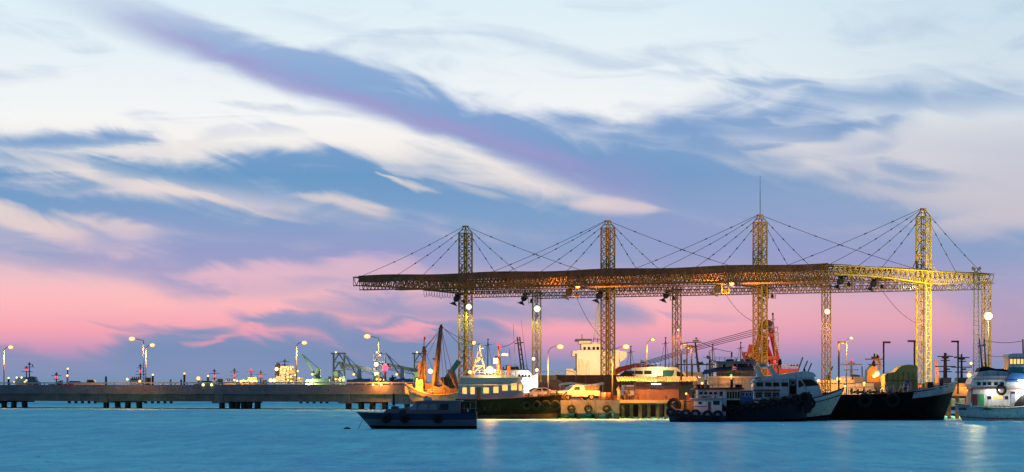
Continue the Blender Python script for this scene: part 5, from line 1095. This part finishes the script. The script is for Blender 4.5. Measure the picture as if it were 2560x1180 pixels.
for a, c in ((2462,2472), (2477,2487), (2490,2500), (2506,2514)): win(t, a, c, 990, 998, -1.7, G_WIN if a > 2470 and a < 2500 else GLASS)
t.box('green_door', mat('green_door', (.08,.45,.12), .5), 2441, 2454, 985, 1014, -1.76, -1.7); t.box('doorway', RUST, 2425, 2438, 985, 1014, -1.74, -1.7); t.box('white_door', PALE, 2520, 2532, 978, 1012, -1.76, -1.7)
for k in range(3): t.box('door_pane', GLASS, 2521.5+k*3.3, 2524+k*3.3, 980, 984, -1.79, -1.76)
t.prism('aft_deck_house', WHITEP, [(2434,941),(2440,930),(2470,926),(2520,930),(2525,940)], -1.5, 1.5)
NETD = mat('dark_net', (.02,.018,.02), .95, 0, .5, 5, bump=1); NETG = mat('green_net', (.04,.16,.06), .95, 0, .5, 5, bump=1)
t.prism('roof_net', NETD, [(2440,932),(2446,920),(2460,916),(2485,922),(2505,922),(2520,930),(2522,936)], -1.3, 1.2); t.prism('side_net', NETD, [(2524,1022),(2532,1005),(2545,990),(2570,975),(2640,972),(2640,1022)], -2.3, -1.78)
t.prism('deck_net', NETG, [(2448,1024),(2456,1016),(2480,1013),(2510,1014),(2530,1020),(2532,1026)], -2.4, -1.8)
for k in range(16): t.ball('net_float', mat('float_cream', (.6,.55,.3), .6), (2458+k*4.4, 1014+(k*7 % 5), -2.35), .11)
t.prism('blue_tarp', mat('blue_tarp', (.03,.14,.42), .7), [(2508,955),(2512,940),(2520,932),(2552,934),(2552,955)], -2.2, -2.1)
t.box('wheelhouse', GRN, 2516, 2640, 893, 937.8, -1.6, 1.6); t.prism('wheelhouse_roof', PALE, [(2513,893),(2516,886),(2530,884),(2640,884),(2640,893)], -1.9, 1.9)
for k in range(7): win(t, 2519+k*9, 2525+k*9, 898, 910, -1.6, G_WIN, GRN)
t.box('wheelhouse_band', WHITEP, 2515.5, 2640, 914, 918, -1.63, -1.6); t.tube('mast', STEEL, (2558,884,0), (2557,848,0), .08)
MB().torus((t.x(2495),-2.3,t.z(975)), .45, .15, 'y').build('tyre_fender', RUBBER, t.o, True)
t.tube('gangway_pole', WOOD, (2422,1005,-1.9), (2425,955,-1.9), .06)
for x in (2456, 2465): t.tube('derrick_pole', GREYP, (x,925,0), (x-8 if x < 2460 else x-5,846,0), .12, .08)
t.bar('derrick_cross', GREYP, (2444,866,0), (2466,862,0), .14); t.path('light_string', CAB, [(2458,886,0),(2490,892,0),(2513,890,0)], .025)
for k, x in enumerate((2550, 2475)): t.box('strip_lamp', G_TUBE, x-16, x+16, 973.8, 976, -2.2, -2.05); point(t.o, t.p(x,984,-2.7), (1,.97,.86), (120,60)[k], .15)
t.box('strip_lamp', G_TUBE, 2536, 2566, 950, 952, -2.3, -2.2); point(t.o, t.p(2552,960,-3.0), (1,.97,.86), 90, .15)
# orange lamp on a post by the fishing boat, lit quay block
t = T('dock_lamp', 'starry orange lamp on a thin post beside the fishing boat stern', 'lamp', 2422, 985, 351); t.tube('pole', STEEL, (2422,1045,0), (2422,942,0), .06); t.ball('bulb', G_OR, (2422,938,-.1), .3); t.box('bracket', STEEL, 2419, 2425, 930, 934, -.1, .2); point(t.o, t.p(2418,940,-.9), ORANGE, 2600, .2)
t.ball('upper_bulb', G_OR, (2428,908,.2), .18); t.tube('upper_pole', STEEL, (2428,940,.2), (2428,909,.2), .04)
t = T('quay_block', 'orange lit concrete landing block between the barge bow and fishing boat', 'landing', 2400, 1050, 352); t.box('block', CONC, 2360, 2440, 968, 990, -1.5, 14); t.box('upper_step', CONC, 2376, 2440, 958, 967.9, 2, 14)
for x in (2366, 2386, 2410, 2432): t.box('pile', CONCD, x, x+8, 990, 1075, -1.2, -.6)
# --- boat behind the kiosk
t = T('cabin_boat', 'wide low cabin boat with pale roof behind the kiosk awning', 'boat', 1640, 1042, 372)
hull(t, t.x(1545), t.x(1735), 4.6, 3.6, 3.3, 3.8, [('lower_hull', 0, .5, BLACKH), ('hull', .5, 1, STEEL)], rake=.7, deck=.2)
t.prism('cabin', CREAM, [(1590,962),(1586,935),(1592,924),(1690,922),(1712,932),(1722,948),(1724,962)], -1.6, 1.6); t.prism('roof', CREAM, [(1574,925),(1580,920),(1625,917),(1685,918),(1698,925)], -1.9, 1.9)
for a, c in ((1586,1606), (1609,1628)): win(t, a, c, 927, 936, -1.6)
t.prism('front_window', mat('teal_glass', (.02,.10,.10), .08, 0, 0), [(1655,926),(1684,926),(1678,944),(1655,944)], -1.65, -1.6); t.prism('corner_window', GLASS, [(1690,928),(1704,933),(1712,944),(1690,944)], -1.65, -1.6)
t.prism('fore_net', NETD, [(1545,950),(1552,935),(1562,928),(1574,932),(1590,945),(1590,955)], -1.2, 1); t.box('side_rail', WHITEP, 1580, 1700, 941, 943, -1.8, -1.65); t.box('roof_hatch', STEEL, 1622, 1634, 913, 917, -.5, .5); t.box('tyre_stack', RUBBER, 1641, 1660, 940, 952, -2.0, -1.7)
flag(t, 1601, 901, 11, 10, -1); point(t.o, t.p(1640,938,-3.2), (1,.8,.4), 350, .2)
# timber mast behind the light posts
t = T('pole_mast_boat', 'boat with brown timber radar mast and flat canopy behind the box-headed posts', 'boat', 1740, 1040, 378)
hull(t, t.x(1800), t.x(1690), 4, 3, 2.8, 3.2, [('hull', 0, 1, BLACKH)], rake=.6)
t.tube('mast', WOOD, (1751,960,0), (1738,856,0), .2, .1); t.bar('yard', WOOD, (1716,856,0), (1752,856,0), .1); t.box('radar', GREYP, 1732, 1746, 850, 854, -.3, .3); t.ball('masthead', GREYP, (1741,846,0), .15); t.bar('yard', STEEL, (1730,868,0), (1762,862,0), .06)
for k in range(5): t.bar('mast_step', WOOD, (1735+k*3,880+k*14,-.3), (1742+k*3,880+k*14,.3), .1)
t.box('canopy', STEEL, 1690, 1800, 910, 912.5, -1.6, 1.6)
for x in (1694, 1730, 1765, 1796): t.tube('canopy_post', STEEL, (x,912,-1.4), (x,965,-1.4), .04)
t.box('cabin', CREAM, 1700, 1760, 930, 975, -1, 1.3); t.box('blue_sign', mat('cyan_sign', (.1,.4,.5), .5), 1708, 1714, 899, 907, -.05, .05); t.tube('sign_pole', STEEL, (1711,930,.1), (1711,899,.1), .04)
# ---------------------------------------------------------------- beyond the quay
# white cargo ship bridge
t = T('white_ship', 'cargo ship with tall white bridge house and lattice mast behind the pickup', 'ship', 1500, 1020, 478)
MB().box(t.x(1392), t.x(1600), -6, 6, -t.o.location.z-.5, t.z(940)).build('hull', SHIPD, t.o)
SW = mat('ship_house_white', (.68,.62,.52), .5, 0, .1, .5)
t.prism('bridge_house', SW, [(1441,945),(1441,892),(1430,890),(1430,878),(1452,876),(1546,876),(1546,945)], -4, 5); t.box('wheelhouse', SW, 1452, 1506, 861, 876, -3.5, 4); t.box('wheelhouse_roof', STEEL, 1438, 1478, 848, 853, -3.8, 4.2); t.box('upper_house', SW, 1446, 1475, 853, 861, -3, 3); t.box('wheelhouse_top', SW, 1478, 1506, 857, 861, -3.2, 3.5)
t.prism('bridge_wing', SW, [(1546,897),(1546,878),(1564,880),(1564,892),(1560,898),(1548,905)], -5, 5)
for a in (1457, 1468, 1480, 1490, 1499): win(t, a, a+6, 868, 875, -3.5, GLASS, SW)
for k in range(5): t.box('side_panel', CREAM, 1443+k*6, 1448.5+k*6, 898+k*.6, 938, -4.05, -4.0)
t.box('low_house', SW, 1415, 1440.8, 922, 945, -3, 4); t.box('stair', STEEL, 1437, 1441, 885, 925, -4.3, -4.1); win(t, 1486, 1489, 900, 903, -4, G_WIN)
m = MB()
for a, b_ in (((1483,857),(1494,756)), ((1505,857),(1497,756)), ((1494,857),(1496,752))): m.bar(t.p(*a,0), t.p(*b_,0), .14)
for k in range(9): m.bar(t.p(1484+k*1.15,848-k*11,0), t.p(1504-k*.85,848-k*11,0), .1); m.bar(t.p(1484+k*1.15,848-k*11,0), t.p(1503-k*.85,837-k*11,0), .08)
m.build('lattice_mast', SHIPW, t.o); t.bar('mast_yard', SHIPW, (1476,808,0), (1512,808,0), .15); t.tube('flagstaff', STEEL, (1455,848,0), (1455,836,0), .05)
point(t.o, t.p(1470,905,-16), (1,.62,.28), 9000, .4)
rl = T('ship_davit', 'pale curved boat davits in front of the white ship', 'davit', 1395, 1010, 470); 
for x0, x1 in ((1345,1400), (1390,1445)): rl.path('davit_arm', GALV, [(x0,938,0),(x0+10,930,0),((x0+x1)/2,926,0),(x1-10,930,0),(x1,940,0)], .09)
rl.box('base', STEEL, 1340, 1450, 938, 1012, -.5, .5)
# red crane vessel
t = T('red_crane_ship', 'red floating crane with leaning A-frame and ladder behind the aerial tower', 'crane ship', 1920, 1016, 452)
MB().box(t.x(1690), t.x(2000), -6, 6, -t.o.location.z-.5, t.z(950)).build('hull', SHIPD, t.o)
t.box('deck_house', REDP, 1905, 1990, 922, 952, -4, 4)
for d in (-2.5, 2.5):
    for a, b_ in (((1878,930),(1905,812)), ((1950,930),(1922,806)), ((1896,930),(1918,850)), ((1936,925),(1908,845))): t.bar('a_frame_leg', REDP, (*a,d), (*b_,d*.4), .42)
for y, a, b_ in ((895,1884,1946), (838,1900,1930)): t.bar('cross_beam', REDP, (a,y,-2), (b_,y,-2), .5)
t.prism('frame_head', RUST, [(1900,815),(1908,802),(1922,800),(1930,806),(1926,822),(1908,824)], -1.5, 1.5)
t.box('head_platform', CREAM, 1918, 1942, 830, 832, -1.5, 1.5); t.path('platform_rail', CREAM, [(1918,818,-1.5),(1942,818,-1.5)], .06)
for x in (1918, 1926, 1934, 1942): t.tube('rail_post', CREAM, (x,831,-1.5), (x,818,-1.5), .05)
t.tube('top_mast', CREAM, (1934,830,0), (1932,784,0), .12); t.bar('mast_yard', CREAM, (1927,800,0), (1938,798,0), .1); t.box('mast_head', STEEL, 1930, 1934, 782, 787, -.2, .2)
m = MB()
for dx in (0, 8): m.bar(t.p(1934+dx,832,-2), t.p(1936+dx,920,-2), .12)
for k in range(16): m.bar(t.p(1934,835+k*5.3,-2), t.p(1943,835+k*5.3,-2), .1)
m.build('ladder', CREAM, t.o)
t.bar('jib', REDP, (1866,928,0), (1880,862,0), .9); t.box('jib_house', REDP, 1856, 1882, 880, 884, -1.5, 1.5); t.bar('jib_strut', REDP, (1858,884,0), (1868,905,0), .5); t.box('yellow_box', mat('crane_yellow', (.6,.45,.05), .5), 1868, 1880, 882, 894, -1, 1)
for k in range(11): t.tube('deck_rail_post', CREAM, (1920+k*7,922,-3.9), (1920+k*7,911,-3.9), .05)
t.path('deck_rail', CREAM, [(1920,911,-3.9),(1992,911,-3.9)], .06); t.box('deck_boom', STEEL, 1975, 2000, 912, 915, -1, 1)
for k in range(4): t.path('hoist_cable', CAB, [(1890,822+k*5,-.9+k*.6), (1745,862+k*4,-.9+k*.6), (1600,908+k*3,-.9+k*.6)], .05)
t.prism('jib_tip', REDP, [(1528,930),(1545,918),(1585,909),(1600,908),(1600,922),(1560,926),(1535,940)], -1.2, 1.2); t.bar('lower_jib', RUST, (1560,930,0), (1745,945,0), .5, .5); t.ball('red_lamp', G_RED, (1930,905,-4.2), .2)
point(t.o, t.p(1930,880,-14), (1,.45,.2), 2600, .4)
# grey deck house and lit crane ship
t = T('grey_deckhouse_ship', 'ship with plain grey deck house and mast bearing a red light', 'ship', 2140, 1016, 462)
MB().box(t.x(2030), t.x(2175), -5, 5, -t.o.location.z-.5, t.z(958)).build('hull', CREAM, t.o); t.box('deck_house', GREYP, 2127, 2155, 942, 958, -3, 3); t.prism('funnel', SHIPD, [(2128,942),(2134,936),(2148,938),(2150,942)], -1, 1); mast(t, 2128, 942, 898, GREYP, red=900); t.tube('aerial', STEEL, (2156,958,0), (2155,916,0), .08)
t.box('lit_house', SW, 2095, 2124, 942, 958, -3, 3)
for k in range(4): win(t, 2098+k*6, 2101+k*6, 946, 950, -3, G_WIN)
t.box('bulwark', CREAM, 2028, 2126, 950, 957.9, -5.4, -5.02)
point(t.o, t.p(2080,935,-10), ORANGE, 2000, .3)
t = T('lit_crane_ship', 'far ship with folded crane glowing orange beside the tarpaulin cargo', 'ship', 2185, 1012, 520); CRY = mat('crane_orange', (.6,.35,.08), .5, 0, .2, .6)
MB().box(t.x(2150), t.x(2260), -5, 5, -t.o.location.z-.5, t.z(955)).build('hull', SHIPD, t.o); t.prism('crane_base', CRY, [(2164,955),(2166,925),(2176,915),(2188,918),(2196,935),(2204,955)], -2, 2)
for a, b_ in (((2170,925),(2196,888)), ((2200,925),(2192,886)), ((2176,930),(2186,895)), ((2196,890),(2202,915))): t.bar('crane_arm', CRY, (*a,0), (*b_,0), .32)
mast(t, 2186, 930, 884); t.ball('deck_lamp', G_OR, (2187,935,-2.6), .55); t.ball('deck_lamp', G_OR, (2181,940,-2.6), .4); t.box('house', SHIPW, 2195, 2212, 940, 955, -3, 3); point(t.o, t.p(2180,930,-8), ORANGE, 1800, .3)
for px, D, y1, lb in ((2363,478,882,'thick brown ship mast between the bright tower and the dark post'), (2404,482,885,'slender brown ship mast just inland of the unlit post')):
    t = T('masted_ship', lb, 'ship', px, 1012, D, 'ships showing only masts'); MB().box(-4, 4, -2, 2, -t.o.location.z-.5, t.z(958)).build('hull', SHIPD, t.o); mast(t, px, 958, y1, RUST, ((.12,1.2),(.25,.7),(.45,1.6),(.62,1.0)), .35 if px < 2400 else .22); t.box('crosstree_box', RUST, px-2, px+11, 921, 925, -.3, .3); t.box('deck_house', SHIP, px-14, px+12, 944, 958, -1.5, 1.5)
for a, b_, lb in (((1992,935),(2007,893),'first'), ((2003,938),(2019,902),'second'), ((2016,938),(2029,908),'third'), ((2070,940),(2082,916),'fourth')):
    t = T('far_jib', lb + ' from the crew boat of four thin rusty crane jibs on the horizon', 'crane', a[0], 1000, 700, 'far crane jibs'); t.bar('jib', mat('jib_orange', (.45,.16,.06), .6), (*a,0), (*b_,0), .28); t.tube('column', RUST, (a[0],1004,0), (a[0],a[1],0), .4); t.box('cab', RUST, a[0]-4, a[0]+3, a[1]-2, a[1]+6, -1, 1)
t = T('far_lattice_jib', 'far upright orange lattice jib between the bright tower and brown mast', 'crane', 2341, 1000, 700); 
for dx in (-2.5, 2.5): t.bar('jib_chord', CRY, (2343+dx*1.4,955,0), (2340+dx,898,0), .3)
for k in range(7): t.bar('jib_brace', CRY, (2338+k*.4,902+k*8,0), (2343+k*.4,906+k*8,0), .2)
t.box('cab', CRY, 2336, 2348, 946, 1004, -1, 1); point(t.o, t.p(2342,930,-6), ORANGE, 2500, .3)
for k in range(8): pass

# ---------------------------------------------------------------- rigging between the moored boats
for k, (a, b_, D, lb) in enumerate((((1757,892),(1886,918),340,'from the awning boat exhaust to the crew boat arch'), ((1829,880),(1741,848),352,'from the awning boat aerial to the timber radar mast'), ((2363,884),(2404,888),470,'between the two brown ship masts'), ((2458,850),(2558,852),331,'over the fishing boat between derrick and mast'), ((1296,846),(1247,868),355,'from the ladder mast to the tug radar mast'), ((1100,815),(1198,862),380,'from the derrick head to the tug gantry frame'))):
    t = T('rigging_line', 'thin dark line ' + lb, 'rope', a[0], a[1], D, 'lines strung between masts'); n_ = 6
    t.path('line', CAB, [(a[0]+(b_[0]-a[0])*q/n_, a[1]+(b_[1]-a[1])*q/n_+6*math.sin(math.pi*q/n_), 0) for q in range(n_+1)], .03)

# ---------------------------------------------------------------- deck and roof gear on the boats
grd = random.Random(11); GEAR = (GREYP, RUST, BLUEP, REDP, STEEL, ROPE, CREAM, mat('green_gear', (.05,.16,.09), .7), mat('orange_gear', (.5,.14,.03), .7))
def gear(nm, x0, x1, y, d0, d1, n, rails=True, h=12):
    t = REG[nm]
    for k in range(n):
        x = grd.uniform(x0, x1); w = grd.uniform(2, 6); hh = grd.uniform(2.5, 8); d = grd.uniform(d0, d1)
        if k % 3 == 0: MB().tube(t.p(x,y,d), t.p(x,y-hh,d), w/t.k*.5, None, 10).build('deck_drum', grd.choice(GEAR), t.o, True)
        elif k % 3 == 1: MB().box(t.x(x), t.x(x+w*1.4), d-.25, d+.25, t.z(y), t.z(y-hh)).build('deck_box', grd.choice(GEAR), t.o)
        else: MB().torus(t.p(x,y-1.2,d), .28, .09, 'z').torus((t.x(x),d,t.z(y-3.2)), .24, .08, 'z').build('rope_coil', ROPE, t.o, True)
    if rails:
        for q in (h, h*.55): t.path('top_rail', GALV, [(x0,y-q,d0),(x1,y-q,d0)], .022)
        m_ = max(2, int((x1-x0)/12))
        for k in range(m_+1): t.tube('rail_stanchion', GALV, (x0+(x1-x0)*k/m_,y,d0), (x0+(x1-x0)*k/m_,y-h,d0), .022)
gear('work_tug', 1160, 1290, 938, -1.5, 1.2, 9); gear('work_tug', 1318, 1388, 990, -1.4, 1.2, 8, True, 14); gear('crew_boat', 1890, 1975, 948, -1.2, 1.2, 3, False); gear('crew_boat', 2056, 2095, 985, -1.0, .8, 5, False)
gear('awning_boat', 1785, 1890, 903, -.4, 1.6, 6, True, 10); gear('navy_boat', 1890, 1998, 1000, -1.6, 1.2, 12, True, 14); gear('small_tug', 1735, 1805, 995, -1.1, 1, 4, True, 9); gear('black_barge', 2110, 2275, 982, -3.6, 3.4, 18, False)
gear('cabin_boat', 1585, 1690, 917.5, -1.5, 1.4, 7, True, 9); gear('fishing_boat', 2440, 2515, 941, -1.9, 1.6, 6, True, 10); gear('fishing_boat', 2400, 2440, 1024, -2, 1.4, 6, False); gear('derrick_boat', 1020, 1150, 986, -1.8, 1.5, 12, True, 12); gear('white_stern_boat', 1252, 1318, 922, -1.6, 1.6, 6, True, 9); gear('pole_mast_boat', 1700, 1790, 910, -1.4, 1.4, 5, False); gear('cabin_launch', 975, 1030, 1021, -.7, .5, 3, False)
for k, (px, y1, D, lb) in enumerate(((1575,868,376,'nearest the kiosk lamp'), (1662,846,380,'behind the pale cabin boat roof'), (1780,862,374,'beside the bent exhaust pipe'), (1850,858,380,'right before the red crane jib'), (1218,850,372,'behind the tug floodlight'), (1158,880,384,'between the derrick and the first tall tower'))):
    t = T('fishing_mast', 'thin wooden fishing mast with yard and stays ' + lb, 'mast', px, 1044, D, 'thin masts among the moored boats')
    t.tube('pole', WOOD, (px,1044,0), (px+2,y1,0), .11, .05); t.bar('yard', WOOD, (px-8,y1+14,0), (px+11,y1+11,0), .06); t.box('mast_light', STEEL, px, px+4, y1-3, y1, -.1, .1)
    for q in (-26, 24): t.path('stay', ROPE, [(px+2,y1+2,0),(px+q,985,.6)], .022)
